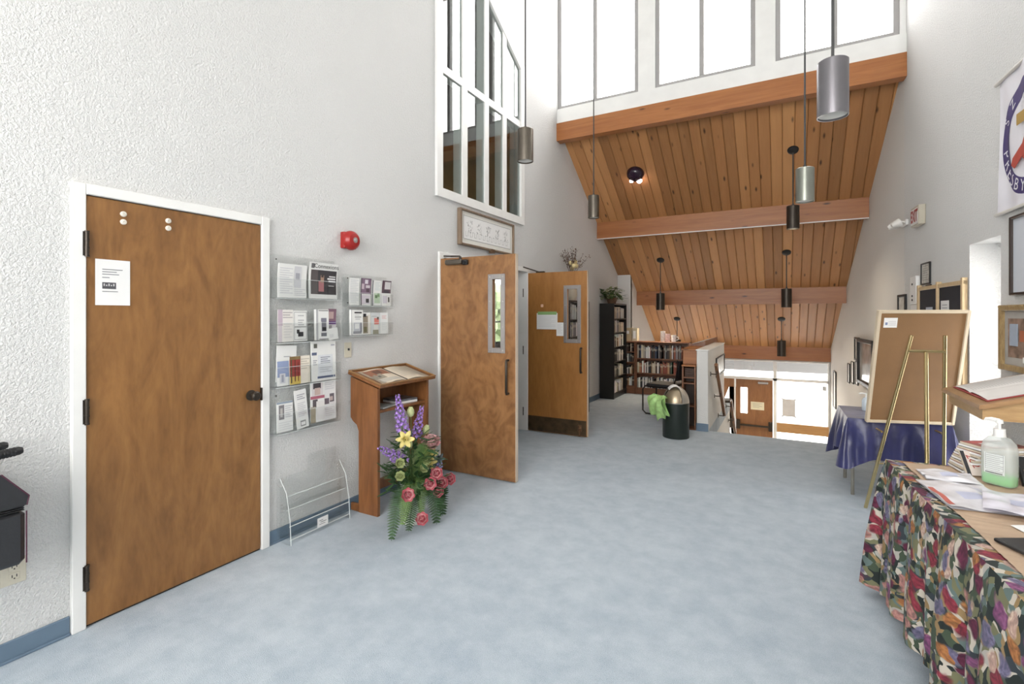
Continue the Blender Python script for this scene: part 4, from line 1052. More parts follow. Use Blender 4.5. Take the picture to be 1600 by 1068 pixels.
def black_bookcase(label, y0, grp, where):
    L_ = .80; D = .27; H_ = 1.70
    b = thing('tall_bookcase', label, 'bookcase', (LX + .005 + .012 + D, y0, 0), LRZ)
    # local x along +Y, local y=0 front (towards room), +y to wall
    for x in (0, L_ - .022): MB().box(x, x + .022, 0, D, 0, H_, .002).build('side_panel', BLACKW, b)
    zs = (.08, .37, .645, .915, 1.18, 1.43)
    for z in zs: MB().box(.022, L_ - .022, .004, D - .008, z, z + .02, .002).build('shelf', BLACKW, b)
    MB().box(0, L_, 0, D, H_, H_ + .022, .002).build('top', BLACKW, b); MB().box(.022, L_ - .022, D - .008, D, 0, H_).build('back_panel', BLACKW, b); MB().box(.022, L_ - .022, .02, .035, 0, .08).build('plinth', BLACKW, b)
    m0 = Matrix.Translation((LX + .017 + D, y0, 0)) @ Matrix.Rotation(LRZ, 4, 'Z')
    for i, z in enumerate(zs):
        shelf_books('the %s shelf of %s' % (('bottom', 'fifth', 'fourth', 'third', 'second', 'top')[i], where), grp, .03, L_ - .1, .02, z + .02, .15, .225, .17, {'white': 5, 'grey': 4, 'cream': 3, 'black': 2, 'tan': 1}, m0, .15, .02, .05)


black_bookcase('tall black bookcase of books with trailing plant on top', 8.60, 'books in the tall black bookcase', 'the tall black bookcase')
black_bookcase('tall black bookcase hidden behind farther open door', 6.52, 'books in the hidden black bookcase', 'the black bookcase behind the open door')

# pothos on the black bookcase
pt = thing('trailing_plant', 'trailing green and cream leaved plant on tall black bookcase', 'plant', (-2.80, 8.90, 1.7225))
MB().lathe([(0, 0), (.07, 0), (.10, .10), (.11, .11), (.095, .11), (.07, .02), (0, .02)], 18).build('pot', M('brown_basket', (.12, .06, .03), .7), pt, smooth=40)
for mname, c, n, sd in (('leaves', (.05, .11, .03), 90, 1), ('variegated_leaves', (.36, .42, .20), 45, 2)):
    r2 = random.Random(sd); lf_ = MB()
    for k in range(n):
        a = r2.uniform(0, 2 * pi); rr = r2.uniform(.03, .30); dy = sin(a) * rr * 1.2; dx = cos(a) * rr * .75
        if dx < -.10: dx = -.10
        zz = .12 + r2.uniform(-.02, .22) * (1 - rr * 1.5) + (-.25 * max(0, rr - .18) * 3 if r2.random() < .5 and dx > .1 else 0)
        zz = max(zz, .03) if not (dx > .14) else zz
        petal(lf_, (dx, dy, zz), (cos(a) + .2, sin(a), r2.uniform(-.6, .5)), (0, 0, 1), r2.uniform(.06, .10), .032, -.12, 4)
    tag(lf_.build(mname, M('pothos_' + mname, c, .4, var=.3, vs=25), pt), kind='stuff')
vn = MB()
for k in range(9):
    a = k * .7; vn.tube([(0, 0, .1), (cos(a) * .1 + .02, sin(a) * .14, .2), (cos(a) * .16 + .05, sin(a) * .28, .08)], .003, 5)
vn.build('vines', GREEN, pt)
# dried arrangement
da = thing('dried_arrangement', 'dried branches with yellow blooms rising above farther open door', 'dried flowers', (-2.79, 6.90, 1.7225))
MB().lathe([(0, 0), (.06, 0), (.085, .09), (.07, .2), (.045, .26), (.055, .30), (.045, .30), (.035, .26), (0, .03)], 18).build('vase', M('cream_vase', (.6, .52, .4), .4), da, smooth=40)
br = MB(); lf_ = MB(); yl = MB()
r2 = random.Random(11)
for k in range(16):
    a = r2.uniform(0, 2 * pi); rr = r2.uniform(.08, .42); tx = max(-.12, cos(a) * rr * .6); ty = sin(a) * rr; tz = .82 - rr * .55 * r2.uniform(.4, 1)
    pts = [(0, 0, .28), (tx * .35, ty * .35, .28 + (tz - .28) * .5), (tx, ty, tz)]
    br.tube(pts, [.004, .003, .0015], 4)
    for j in range(22):
        t = r2.uniform(.35, 1.0); p = Vector(pts[1]).lerp(Vector(pts[2]), (t - .35) / .65) + Vector((r2.uniform(-.03, .03), r2.uniform(-.03, .03), r2.uniform(-.03, .03)))
        if p.x < -.13: p.x = -.13
        petal(lf_, tuple(p), (r2.uniform(-1, 1), r2.uniform(-1, 1), r2.uniform(-.5, 1)), (0, 0, 1), r2.uniform(.018, .035), .008, .1, 2)
for k in range(5): yl.ball((r2.uniform(-.04, .10), r2.uniform(-.12, .12), r2.uniform(.48, .66)), .035, nu=8, nv=6)
br.build('branches', M('brown_twig', (.10, .06, .04), .7), da); tag(lf_.build('dry_leaves', M('dry_leaf', (.15, .10, .075), .7, var=.5, vs=40), da), kind='stuff'); yl.build('yellow_blooms', M('cream_bloom', (.70, .58, .30), .7, var=.2), da, smooth=60)

# boxes and mugs on top of the bookcases
bxs = thing('box_file', 'tan cardboard box file on top of narrow bookcase', 'box', (-2.66, 9.56, 1.0085))
MB().box(-.07, .065, -.07, .07, 0, .255, .004).build('case', M('tan_card', (.46, .36, .22), .7), bxs); MB().box(-.03, .02, -.0715, -.07, .14, .2).build('label', PAPER, bxs)
bxs = thing('box_file', 'grey cream box file on top of the narrow bookcase', 'box', (-2.53, 9.56, 1.0085))
MB().box(-.055, .05, -.07, .07, 0, .25, .004).build('case', M('cream_card', (.52, .46, .34), .7), bxs); MB().box(-.03, .02, -.0715, -.07, .05, .2).build('label', PAPER, bxs)
bxs = thing('box_file', 'small dark brown box beside the box files on bookcase', 'box', (-2.77, 9.56, 1.0085))
MB().box(-.03, .03, -.06, .06, 0, .15, .004).build('case', M('brown_card', (.13, .07, .035), .6), bxs); MB().box(-.015, .015, -.0615, -.06, .09, .12).build('label', PAPER, bxs)
for i, (x, hgt, c, la) in enumerate(((-2.01, .20, (.72, .68, .66), 'tall white jug at the left on long bookcase top'), (-1.92, .15, (.70, .50, .48), 'pink and white patterned mug on long bookcase top'), (-1.81, .13, (.74, .73, .72), 'white mug at the right on long bookcase top'))):
    mg = thing('mug', la, 'mug', (x, 9.55, 1.0085)); mm = M('glaze_%d' % i, c, .25, var=.2, vs=30)
    r = .046; MB().lathe([(0, 0), (r * .9, 0), (r, .02), (r, hgt - .01), (r * 1.05, hgt), (r * .92, hgt), (r * .9, .01), (0, .01)], 20).build('cup', mm, mg, smooth=40)
    MB().tube([(r, 0, hgt * .75), (r + .035, 0, hgt * .7), (r + .04, 0, hgt * .4), (r, 0, hgt * .25)], .008, 6).build('handle', mm, mg, smooth=50)

# low cabinet along the half wall with a sloped display ledge
cb = thing('display_counter', 'orange-brown wooden counter running along the half wall', 'counter', (-1.02, 7.02, 0))
MB().box(-.19, 0, 0, 2.3, .0, 1.03, .004).build('body', BEAM, cb); MB().box(-.21, .005, -.015, 2.32, 1.03, 1.05, .004).build('top', BEAM, cb)
dl = MB().prism([(-.20, 1.05), (.0, 1.05), (.0, 1.13), (-.20, 1.075)], .75, 2.25, lambda a, b, d: (a, d, b)).build('display_ledge', WALNUT, cb)
for i, (y, la) in enumerate(((8.05, 'nearer white sheet lying on the sloped display ledge'), (8.75, 'farther white sheet lying on the sloped display ledge'))):
    tag(MB().box(-.085, .085, -.3, .3, 0, .003).build('display_sheet', PAPER, None, (-1.12, y, 1.103), rot=(0, -math.atan(.055 / .2), 0)), la, 'paper')
su = thing('shelf_unit', 'narrow dark wooden shelf unit against the half wall end', 'shelf', (-1.185, 6.80, 0))
for x in (0, .155): MB().box(x, x + .02, 0, .20, 0, .83, .002).build('side_panel', WALNUT, su)
for z in (.0, .30, .60, .675): MB().box(.02, .155, .003, .195, z, z + .015, .001).build('shelf', WALNUT, su)
MB().box(-.005, .18, -.005, .20, .83, .85, .003).build('top', BEAM, su); MB().box(.02, .155, .19, .198, 0, .83).build('back_panel', M('dark_shelf_back', (.035, .02, .014), .6), su)
for k in range(6): MB().box(.03, .15, .04, .17, .69 + k * .02, .705 + k * .02, .002).build('rack_slat', M('slat_brown', (.08, .04, .025), .5), su)

# waste bin
bn = thing('waste_bin', 'black cylindrical waste bin with silver dome lid', 'waste bin', (-1.175, 6.33, 0))
MB().lathe([(0, 0), (.155, 0), (.158, .01), (.158, .425), (.152, .43), (.148, .425), (.148, .02), (0, .02)], 36).build('body', M('dark_green_black', (.012, .019, .016), .38), bn, smooth=35)
SILV = M('satin_silver', (.62, .58, .52), .32, .85)
va = math.atan2(-6.33, 1.175)                       # direction towards the hall
dome = MB().grid(lambda u, v: ((.158 * cos(v * pi / 2)) * cos(va + .5 + u * 4.6), (.158 * cos(v * pi / 2)) * sin(va + .5 + u * 4.6 - 0), .43 + .20 * sin(v * pi / 2)), 30, 10)
dome.build('dome_lid', SILV, bn, smooth=60)
MB().grid(lambda u, v: (.15 * cos(v * pi / 2) * cos(va - 1.2 + u * 1.7), .15 * cos(v * pi / 2) * sin(va - 1.2 + u * 1.7), .43 + .188 * sin(v * pi / 2)), 12, 8).build('swing_flap', M('bronze_flap', (.42, .34, .24), .35, .8), bn, smooth=60)
MB().tube([(.16 * cos(va - 1.2 + k * .1) , .16 * sin(va - 1.2 + k * .1), .432) for k in range(18)], .006, 6).build('rim', STEEL, bn, smooth=50)
r2 = random.Random(5); bgm = MB()
bd = Vector((cos(va - .95), sin(va - .95), 0)); bs_ = Vector((-bd.y, bd.x, 0))
def bagpt(u, v):
    a = (u - .5) * 2.0; outw = .06 + .13 * sin(pi * v * .8) + .02 * sin(u * 17 + v * 5)
    wdt = (.05 + .15 * v) ; zz = .50 - .22 * v * v + .10 * v * (1 - v) - .10 * v * (.6 - abs(a)) + .015 * sin(u * 23)
    p = bd * (.11 + outw) + bs_ * (a * wdt * 1.15) ; return (p.x, p.y, zz)
bgm.grid(bagpt, 26, 12)
bgm.grid(lambda u, v: tuple(Vector(bagpt(u, 1 - v * .8)) - Vector((bd.x, bd.y, 0)) * .05 * sin(v * pi) + Vector((0, 0, .012))), 26, 8)
bgm.build('liner_bag', M('lime_bag', (.38, .60, .22), .45, var=.2, vs=20), bn, smooth=70)
pp = MB().grid(lambda u, v: ((u - .5) * .15, (v - .5) * .13, -.05 * ((u - .5) ** 2 * 4) * .9 - .02 * (v - .5) ** 2 * 4), 6, 6)
tag(pp.build('crumpled_paper', PAPER, None, (-1.19, 6.30, .652), .4), 'white paper resting on the silver bin lid', 'paper')

# cantilever chair
ch = thing('chair', 'black cantilever chair on bent metal tube in the book nook', 'chair', (-1.56, 7.72, 0), -.25)
for s_ in (-1, 1):
    yy = s_ * .22
    MB().tube([(.20, yy, .015), (-.24, yy, .015), (-.29, yy, .06), (-.29, yy, .38), (-.25, yy, .43), (.15, yy, .425), (.20, yy, .45), (.25, yy, .62), (.27, yy, .85)], .012, 8).build('side_tube', M('black_tube', (.02, .016, .015), .3, .4), ch, smooth=50)
MB().tube([(.20, -.22, .015), (.20, .22, .015)], .012, 8).build('rear_floor_tube', M('black_tube', (), 0), ch)
MB().box(-.25, .19, -.21, .21, .43, .47, .018).build('seat', LEATH, ch, smooth=40)
s_ = MB().box(-.02, .02, -.21, .21, 0, .30, .018); s_.xf(Matrix.Translation((.235, 0, .54)) @ Matrix.Rotation(R(8), 4, 'Y')); s_.build('backrest', LEATH, ch, smooth=40)

# picture on the stair side of the half wall
pc = thing('framed_picture', 'dark framed picture hung on stair side of half wall', 'picture', (-.858, 8.1, .75), LRZ)
frame_ring(MB(), -.50, .55, -.14, .14, .018, -.02, 0, .003).build('frame', BLACK, pc); MB().box(-.48, .53, -.008, -.002, -.125, .125).build('print_sheet', M('pale_print', (.55, .54, .52), .3, var=.3, vs=8), pc)
for x in (-.22, .06, .30): MB().box(x - .006, x + .006, -.012, -.006, -.125, .125).build('divider_strip', STEEL, pc)

# ================================================================== RIGHT WALL THINGS
def rthing(name, label, cat, y, z, off=.002, **k): return thing(name, label, cat, RW(y, z, off), RRZ, **k)


ex = rthing('exit_sign', 'beige exit sign box with red letters high on right wall', 'exit sign', 6.21, 2.485)
MB().box(-.13, .13, -.055, 0, -.095, .095, .006).build('housing', M('beige_housing', (.50, .46, .37), .5), ex); MB().box(-.118, .10, -.0565, -.054, -.08, .075, .001).build('face', PAPER, ex)
text('letters', 'EXIT', .16, RED, ex, -.009, -.003, -.058, sx=.68, bold=.006)
el = rthing('emergency_lamp', 'white twin emergency lamp heads left of the exit sign', 'emergency light', 6.72, 2.50)
MB().box(-.10, .10, -.03, 0, -.03, .03, .008).build('base', WHITE, el)
for sx in (-.09, .07):
    q = MB().lathe([(0, .05), (.02, .048), (.035, .02), (.048, -.03), (.044, -.035), (0, -.03)], 18); q.xf(Matrix.Translation((sx, -.10, -.01)) @ Matrix.Rotation(R(115), 4, 'X')); q.build('lamp_head', M('clear_white', (.72, .70, .66), .3), el, smooth=40)
    MB().tube([(sx, -.02, 0), (sx, -.05, .01), (sx, -.08, 0)], .008, 6).build('arm', WHITE, el)


def picture(label, y0, y1, z0, z1, fw, fmat, pmat, dep=.025, mat=None, mw=.05, name='framed_picture', cat='picture', pname='print_sheet'):
    """y0 far end, y1 near end"""
    o = rthing(name, label, cat, (y0 + y1) / 2, (z0 + z1) / 2); hw_ = abs(y0 - y1) / 2; hh = (z1 - z0) / 2
    frame_ring(MB(), -hw_, hw_, -hh, hh, fw, -dep, 0, .004).build('frame', fmat, o)
    e = fw - .002
    MB().box(-hw_ + e, hw_ - e, -dep * .45, -.002, -hh + e, hh - e).build(pname if not mat else 'mat_board', pmat if not mat else mat, o)
    if mat: MB().box(-hw_ + fw + mw, hw_ - fw - mw, -dep * .45 - .002, -dep * .45, -hh + fw + mw, hh - fw - mw).build(pname, pmat, o)
    return o


GREYP = M('grey_print', (.40, .38, .36), .6, var=.5, vs=25); PALEP = M('pale_certificate', (.55, .54, .50), .5, var=.3, vs=18)
o = picture('small black framed certificate above the dark bulletin board', 6.19, 5.93, 1.80, 2.01, .014, BLACK, PALEP, .015, name='framed_certificate', cat='certificate')
b_ = MB(); b_.C = (.3, .29, .27)
for k in range(7): b_.box(-.08, .08 - .03 * (k % 2), -.008, -.0075, .07 - k * .022, .075 - k * .022)
b_.build('print', PRINT, o)
tag(MB().box(-.07, .07, -.012, 0, -.016, .016, .003).build('name_plate', BLACK, None, RW(5.98, 1.778, .002), RRZ), 'small black plate on the top edge of the bulletin board', 'plate')
ip = rthing('control_panel', 'white wall panel with small buttons beside the certificate', 'wall panel', 6.35, 1.76)
MB().box(-.10, .10, -.035, 0, -.14, .14, .006).build('case', WHITE, ip)
for x, z in ((-.02, .06), (-.02, -.06), (-.02, -.10)): MB().box(x - .015, x + .015, -.039, -.034, z - .01, z + .01, .002).build('button', BLACK, ip)
MB().box(-.09, .09, -.03, 0, -.27, -.15, .004).build('lower_box', WHITE, ip)
picture('dark framed leaflet left of the white wall panel', 7.0, 6.70, 1.45, 1.735, .03, BLACK, PALEP, .02)
bb = rthing('bulletin_board', 'light wood bulletin board with black felt panels behind easel', 'bulletin board', 5.66, 0, .004)
PINE = woodmat('pale_pine', (.55, .40, .22), (.66, .50, .30), (1, 1, .15), 14, .45)
for x in (-.56, -.02, .545): MB().box(x, x + .035, -.035, 0, .90, 1.80, .003).build('stile', PINE, bb)
for z in (.90, 1.745): MB().box(-.56, .58, -.03, -.002, z, z + .035, .003).build('rail', PINE, bb)
FELT = M('black_felt', (.022, .021, .026), .95)
for a, b2_ in ((-.525, -.02), (.015, .545)): MB().box(a, b2_, -.018, -.004, .935, 1.745).build('felt_panel', FELT, bb)
for la, x, z, ww, hh in (('bluish card pinned low on the left felt panel', 5.90, 1.53, .18, .10), ('white card pinned low on the right felt panel', 5.50, 1.56, .19, .14), ('tiny white card at right edge of the felt board', 5.13, 1.525, .06, .04)):
    c_ = rthing('pinned_card', la, 'card', x, z, .024); MB().box(-ww / 2, ww / 2, -.002, 0, -hh / 2, hh / 2).build('card', M('bluish_card', (.5, .55, .62), .6) if 'bluish' in la else PAPER, c_)
    b_ = MB(); b_.C = (.4, .4, .42)
    for k in range(3): b_.box(-ww * .3, ww * .3, -.003, -.002, hh * (.2 - .18 * k), hh * (.26 - .18 * k))
    b_.build('print', PRINT, c_)
picture('large dark framed picture with glass on the stair wall', 9.05, 8.05, .50, 1.16, .05, BLACK, M('grey_photo', (.42, .42, .42), .12, var=.5, vs=3), .06)
picture('narrow black framed picture beyond the large stair picture', 9.42, 9.12, .80, 1.165, .03, BLACK, PALEP, .03)
for k, (y0, y1, z0, z1, la) in enumerate(((10.08, 9.90, .37, .70, 'farthest'), (9.76, 9.56, .40, .76, 'middle'), (9.42, 9.22, .42, .79, 'nearest'))):
    picture(la + ' of three narrow white frames stepping along the stair wall', y0, y1, z0, z1, .014, BLACK, M('bright_paper', (.8, .8, .8), .4), .018)
picture('tall narrow white framed panel beside the entrance glazing', 11.6, 11.3, -.3, .42, .03, BLACK, PAPER, .02)  # plain white panel in a thin black frame

# banner with crest
bn_ = rthing('banner', 'white cloth banner with purple ring crest hanging on right wall', 'banner', 4.13, 2.63, .012)
BW, BH = .40, .445
CLOTH = M('white_banner_cloth', (.74, .73, .78), .55, var=.04)
wave = lambda x, z: -.008 - .010 * sin(x * 9 + 1) - .006 * sin(x * 23 + z * 4)
MB().grid(lambda u, v: ((u - .5) * 2 * BW * (1 - .02 * sin(v * pi)), wave((u - .5) * 2 * BW, (v - .5) * 2 * BH), (v - .5) * 2 * BH), 40, 20).build('cloth', CLOTH, bn_, smooth=80)
for z, rr in ((BH, .012), (-BH, .011)): MB().cyl((-BW - .03, -.008, z), (BW + .03, -.008, z), rr, n=10).build('rod', M('pale_rod', (.62, .60, .56), .4), bn_, smooth=50)
VIO = M('banner_violet', (.05, .035, .15), .6)
RC = .36
cr = MB().grid(lambda u, v: ((RC - .10 * v) * cos(2 * pi * u), wave((RC - .10 * v) * cos(2 * pi * u), (RC - .1 * v) * sin(2 * pi * u)) - .0015, -.02 + (RC - .10 * v) * sin(2 * pi * u)), 64, 3, True).build('crest_ring', VIO, bn_)
word = 'PRESBYTERIAN'
for k, chh in enumerate(word):
    a = R(188 + k * 14.5)
    x, z = (RC - .05) * cos(a), -.02 + (RC - .05) * sin(a)
    text('crest_letter', chh, .105, CLOTH, bn_, x, z, wave(x, z) - .004, rot=a + pi / 2)
for k, chh in enumerate('SZ'):
    a = R(150 - k * 22); x, z = (RC - .05) * cos(a), -.02 + (RC - .05) * sin(a)
    text('crest_letter', chh, .085, CLOTH, bn_, x, z, wave(x, z) - .004, rot=a - pi / 2)
MB().box(-.10, .12, -.024, -.022, .06, .13).build('gold_band', M('banner_gold', (.42, .26, .06), .6), bn_)
fl = MB().prism([(-.17, -.17), (-.13, -.20), (-.04, -.15), (.03, -.2), (.09, -.1), (.03, .02), (-.03, -.07), (-.09, -.10), (-.15, -.13)], -.024, -.021, lambda a, b, d: (a, d, b)); fl.build('red_emblem', M('banner_red', (.42, .06, .04), .6), bn_)

picture('dark thin framed board hanging under the banner', 4.345, 3.60, 1.63, 2.135, .018, M('dark_walnut_frame', (.03, .018, .014), .4), M('pale_blue_board', (.62, .66, .72), .35, var=.04), .03, name='framed_board')
gf = picture('ornate gold framed picture with pale mat above the wall lectern', 4.466, 3.85, 1.145, 1.57, .038, GOLD, M('brown_scene', (.22, .15, .12), .4, var=.7, vs=12), .04, M('grey_mat', (.42, .40, .37), .8), .05)
q = MB()
for k in range(26): q.ball((-.30 + k * .024, -.036, .203), .008, nu=6, nv=4)
q.build('beading', GOLD, gf)
MB().box(-.19, -.09, -.024, -.021, -.05, .09).build('blue_figure', M('picture_blue', (.35, .42, .52), .5), gf); MB().box(-.06, .02, -.024, -.021, -.02, .05).build('red_figure', M('picture_red', (.4, .12, .06), .5), gf); MB().box(-.02, .05, -.024, -.020, -.15, -.115).build('title_tag', PAPER, gf)

# ------------------------------------------------------------------ draped tables
def drape(w_, d_, h, drop, amp, nf, corner=.08, seed=1, rad=.03, ncl=160, nv=14, flare=.03):
    """cloth over a rectangular table centred at the origin; UVs follow the fabric"""
    r2 = random.Random(seed); ph = [r2.uniform(0, 6) for _ in range(6)]
    hw_, hd = w_ / 2, d_ / 2
    per = []
    for (x0, y0, x1, y1, nx, ny) in ((-hw_, -hd, hw_, -hd, 0, -1), (hw_, -hd, hw_, hd, 1, 0), (hw_, hd, -hw_, hd, 0, 1), (-hw_, hd, -hw_, -hd, -1, 0)):
        L_ = math.hypot(x1 - x0, y1 - y0); n = max(6, int(ncl * L_ / (2 * (w_ + d_))))
        for k in range(n + 1):
            t = k / n; per.append((x0 + (x1 - x0) * t, y0 + (y1 - y0) * t, nx, ny, min(t, 1 - t) * L_))
        for k in range(1, 5):
            a = math.atan2(ny, nx) + (pi / 2) * k / 5; per.append((x1, y1, cos(a), sin(a), 0))
    s = 0; S = []; px = per[-1]
    for p in per: s += math.hypot(p[0] - px[0], p[1] - px[1]) + (.03 if (p[2], p[3]) != (px[2], px[3]) else 0); S.append(s); px = p
    vs = []; uv = []; fs = []; N = len(per)
    for j in range(nv + 1):
        v = j / nv
        for i, (x, y, nx, ny, dc) in enumerate(per):
            t = S[i] / s
            f = (sin(2 * pi * nf * t + ph[0]) + .6 * sin(2 * pi * (nf * 1.7 // 1) * t + ph[1]) + .4 * sin(2 * pi * (nf * 2.6 // 1) * t + ph[2])) / 2
            cn = math.exp(-(dc / .12) ** 2)
            dr = drop + corner * cn + .03 * sin(2 * pi * 3 * t + ph[3])
            o = rad * (1 - math.exp(-v * 8)) + flare * v + amp * f * min(1, v * 1.6) * (1 + .5 * v) + .05 * cn * v
            zz = h - dr * v
            vs.append((x + nx * o, y + ny * o, max(zz, .012))); uv.append((S[i], dr * v))
    for j in range(nv):
        for i in range(N): fs.append((j * N + i, j * N + (i + 1) % N, (j + 1) * N + (i + 1) % N, (j + 1) * N + i))
    # top rings
    base = len(vs); K = 6
    for j in range(0, K + 1):
        c = 1 - j / K
        for i, p in enumerate(per): vs.append((p[0] * c, p[1] * c, h + .002 * sin(p[0] * 30 + p[1] * 17) * (1 - c))); uv.append((p[0] * c + 5, p[1] * c + 5))
    for j in range(K):
        a0 = base + j * N; b0 = a0 + N
        for i in range(N): fs.append((a0 + i, a0 + (i + 1) % N, b0 + (i + 1) % N, b0 + i))
    me = bpy.data.meshes.new('tablecloth'); me.from_pydata(vs, [], fs)
    ul = me.uv_layers.new(name='UVMap')
    for l in me.loops: ul.data[l.index].uv = uv[l.vertex_index]
    me.polygons.foreach_set('use_smooth', [True] * len(me.polygons)); me.update(); return me


# floral table (nearest, right)
TX, TYc, TRZ = .5 + .36 + .02, 2.35, RA
ft = thing('folding_table', 'long folding table hidden under the floral cloth', 'table', (.895, 2.345, 0), TRZ)
MB().box(-.36, .36, -.905, .905, .705, .738, .006).build('tabletop', M('table_laminate', (.45, .36, .26), .5), ft)
for sx in (-.3, .3):
    for sy in (-.75, .75): MB().cyl((sx, sy, 0), (sx, sy, .705), .014, n=8).build('leg', STEEL, ft)
me = drape(.74, 1.83, .742, .62, .034, 17, .05, 4, .02, 320, 18, .012); me.materials.append(floralmat('floral_print'))
tag(mobj('tablecloth', me, None, (.895, 2.345, 0), TRZ), 'floral print tablecloth hanging in folds over long table', 'tablecloth')
# beige runner
rn = MB()
def rpt(u, v): return ((u - .5) * .66, (v - .5) * 1.74, .0015 + .0045 * (1 + sin(v * 60 + 3 * sin(u * 5))) * .5 * (.4 + .6 * sin(u * 2 + v * 9) ** 2) + .002 * sin(v * 131 + u * 6) ** 2)
rn.grid(rpt, 20, 160); 
tag(rn.build('table_runner', M('beige_cloth', (.47, .34, .235), .7, var=.12, vs=3), None, (.915, 2.345, .7445), TRZ, smooth=80), 'creased beige cloth spread on the floral table', 'cloth')

TZ = .7525
# magazine stack
for k in range(12):
    m_ = thing('magazine', ('bottom', 'second', 'third', 'fourth', 'fifth', 'sixth', 'seventh', 'eighth', 'ninth', 'tenth', 'eleventh', 'topmost')[k] + ' magazine from the bottom of the fanned stack on floral table' , 'magazine', (.835 + k * .004, 3.17 - k * .002, TZ + k * .0115), rot=(0, 0, .15 + k * .035), group='fanned magazine stack')
    MB().box(-.105, .105, -.07, .075, 0, .0105, .002).build('pages', M('mag_page', (.62, .54, .42), .6) if k % 2 else PAPER, m_)
    b_ = MB(); b_.C = [(.1, .09, .09), (.6, .55, .5), (.35, .12, .1)][k % 3]; b_.box(-.105, .105, -.07, .075, .0106, .0112); b_.C = (.75, .73, .7); b_.box(-.06, .07, -.04, .05, .0112, .0114)
    if k == 11:
        b_.C = (.55, .12, .12); b_.box(-.08, -.02, .03, .06, .0114, .0116); b_.C = BK
        for j in range(5): b_.box(.0 + j * .02, .01 + j * .02, -.05, .06, .0114, .0116)
    b_.build('cover', PRINT, m_)
lm_ = thing('leaning_magazine', 'magazine with red 202 lettering leaning on the fanned stack', 'magazine', (.80, 3.055, TZ + .004), rot=(R(-32), 0, .28))
MB().box(-.05, .075, 0, .012, 0, .115, .001).build('pages', M('mag_page', (), 0), lm_)
b_ = MB(); b_.C = (.66, .58, .52); b_.box(-.05, .075, -.001, 0, 0, .115); b_.C = BK; b_.box(-.05, -.035, -.002, -.001, 0, .115); b_.box(.04, .073, -.002, -.001, .005, .06); b_.C = (.45, .06, .06); b_.box(.035, .05, -.002, -.001, .03, .112); b_.C = WH; b_.box(.05, .058, -.003, -.002, .01, .05); b_.box(.063, .069, -.003, -.002, .01, .05); b_.build('cover', PRINT, lm_)
text('lettering', '202', .045, RED, lm_, -.012, .068, -.0025, rot=R(-75))
gb = thing('patterned_book', 'black and gold patterned book leaning behind the hand sanitizer', 'book', (1.01, 2.98, TZ + .004), rot=(R(-30), 0, .1))
MB().box(-.09, .09, 0, .02, 0, .13, .002).build('cover', BLACK, gb); b_ = MB(); b_.C = (.42, .32, .12)
for k in range(30): x, z = rnd.uniform(-.08, .07), rnd.uniform(.005, .115); b_.box(x, x + rnd.uniform(.006, .018), -.001, 0, z, z + rnd.uniform(.005, .012))
b_.build('gold_pattern', PRINT, gb)
tb = thing('tissue_box', 'white paper box standing behind the hand sanitizer', 'box', (1.07, 3.13, TZ), .1)
MB().box(-.09, .09, -.06, .06, 0, .12, .006).build('carton', PAPER, tb); MB().box(-.05, .05, -.02, .02, .12, .1215, .001).build('slot', M('grey_paper', (), 0), tb)

# hand sanitizer
sb = thing('hand_sanitizer', 'large clear pump bottle with green gel on the floral table', 'pump bottle', (.835, 2.95, TZ), -.75); sb.scale = (.98, .98, 1.04)
def sq(z, w_, d_, n=28): return [(w_ * (abs(cos(a)) ** .55) * (1 if cos(a) >= 0 else -1), d_ * (abs(sin(a)) ** .55) * (1 if sin(a) >= 0 else -1), z) for a in [2 * pi * k / n for k in range(n)]]
def loft(m, rings, caps=True):
    n = len(rings[0]); m.add([p for r in rings for p in r], [(i * n + k, i * n + (k + 1) % n, (i + 1) * n + (k + 1) % n, (i + 1) * n + k) for i in range(len(rings) - 1) for k in range(n)] + ([tuple(range(n))[::-1], tuple((len(rings) - 1) * n + k for k in range(n))] if caps else []))
    return m
BOT = M('frosted_bottle', (.72, .76, .74), .25, var=.02)
BOT.node_tree.nodes['Principled BSDF'].inputs['Alpha'].default_value = .38
GEL = M('green_gel', (.06, .55, .05), .2, var=.03); GEL.node_tree.nodes['Principled BSDF'].inputs['Emission Strength'].default_value = 0
loft(MB(), [sq(.0, .052, .03), sq(.006, .058, .036), sq(.05, .06, .037), sq(.155, .06, .037), sq(.18, .054, .034), sq(.20, .036, .026), sq(.206, .024, .024)]).build('bottle', BOT, sb, smooth=50)
loft(MB(), [sq(.003, .05, .028), sq(.008, .0565, .0345), sq(.042, .0580, .0355)]).build('gel', GEL, sb, smooth=50)
MB().lathe([(0, .24), (.020, .238), (.022, .205), (.024, .204), (0, .204)], 20).build('collar', WHITE, sb, smooth=40)
s_ = MB().cyl((0, 0, .238), (0, 0, .262), .006, n=10); s_.lathe([(0, .278), (.012, .277), (.014, .262), (0, .26)], 14); s_.tube([(0, 0, .272), (-.03, 0, .275), (-.05, 0, .272), (-.054, 0, .264)], [.009, .008, .006, .005], 8); s_.build('pump', WHITE, sb, smooth=40)
lb = MB().grid(lambda u, v: ((u - .5) * .075, -.0378, .05 + v * .085), 1, 1).build('label', M('faint_label', (.66, .69, .67), .5), sb)
b_ = MB(); b_.C = (.22, .23, .23)
for k in range(9): b_.box(-.032, .032 - .012 * (k % 3 == 1), -.0384, -.038, .125 - k * .008, .1265 - k * .008)
b_.C = (.12, .12, .12); b_.box(-.033, .033, -.0384, -.038, .133, .1338); b_.box(-.033, -.0322, -.0384, -.038, .065, .133); b_.box(.0322, .033, -.0384, -.038, .065, .133); b_.box(-.033, .03, -.0384, -.038, .052, .0565)
b_.build('label_print', PRINT, sb)

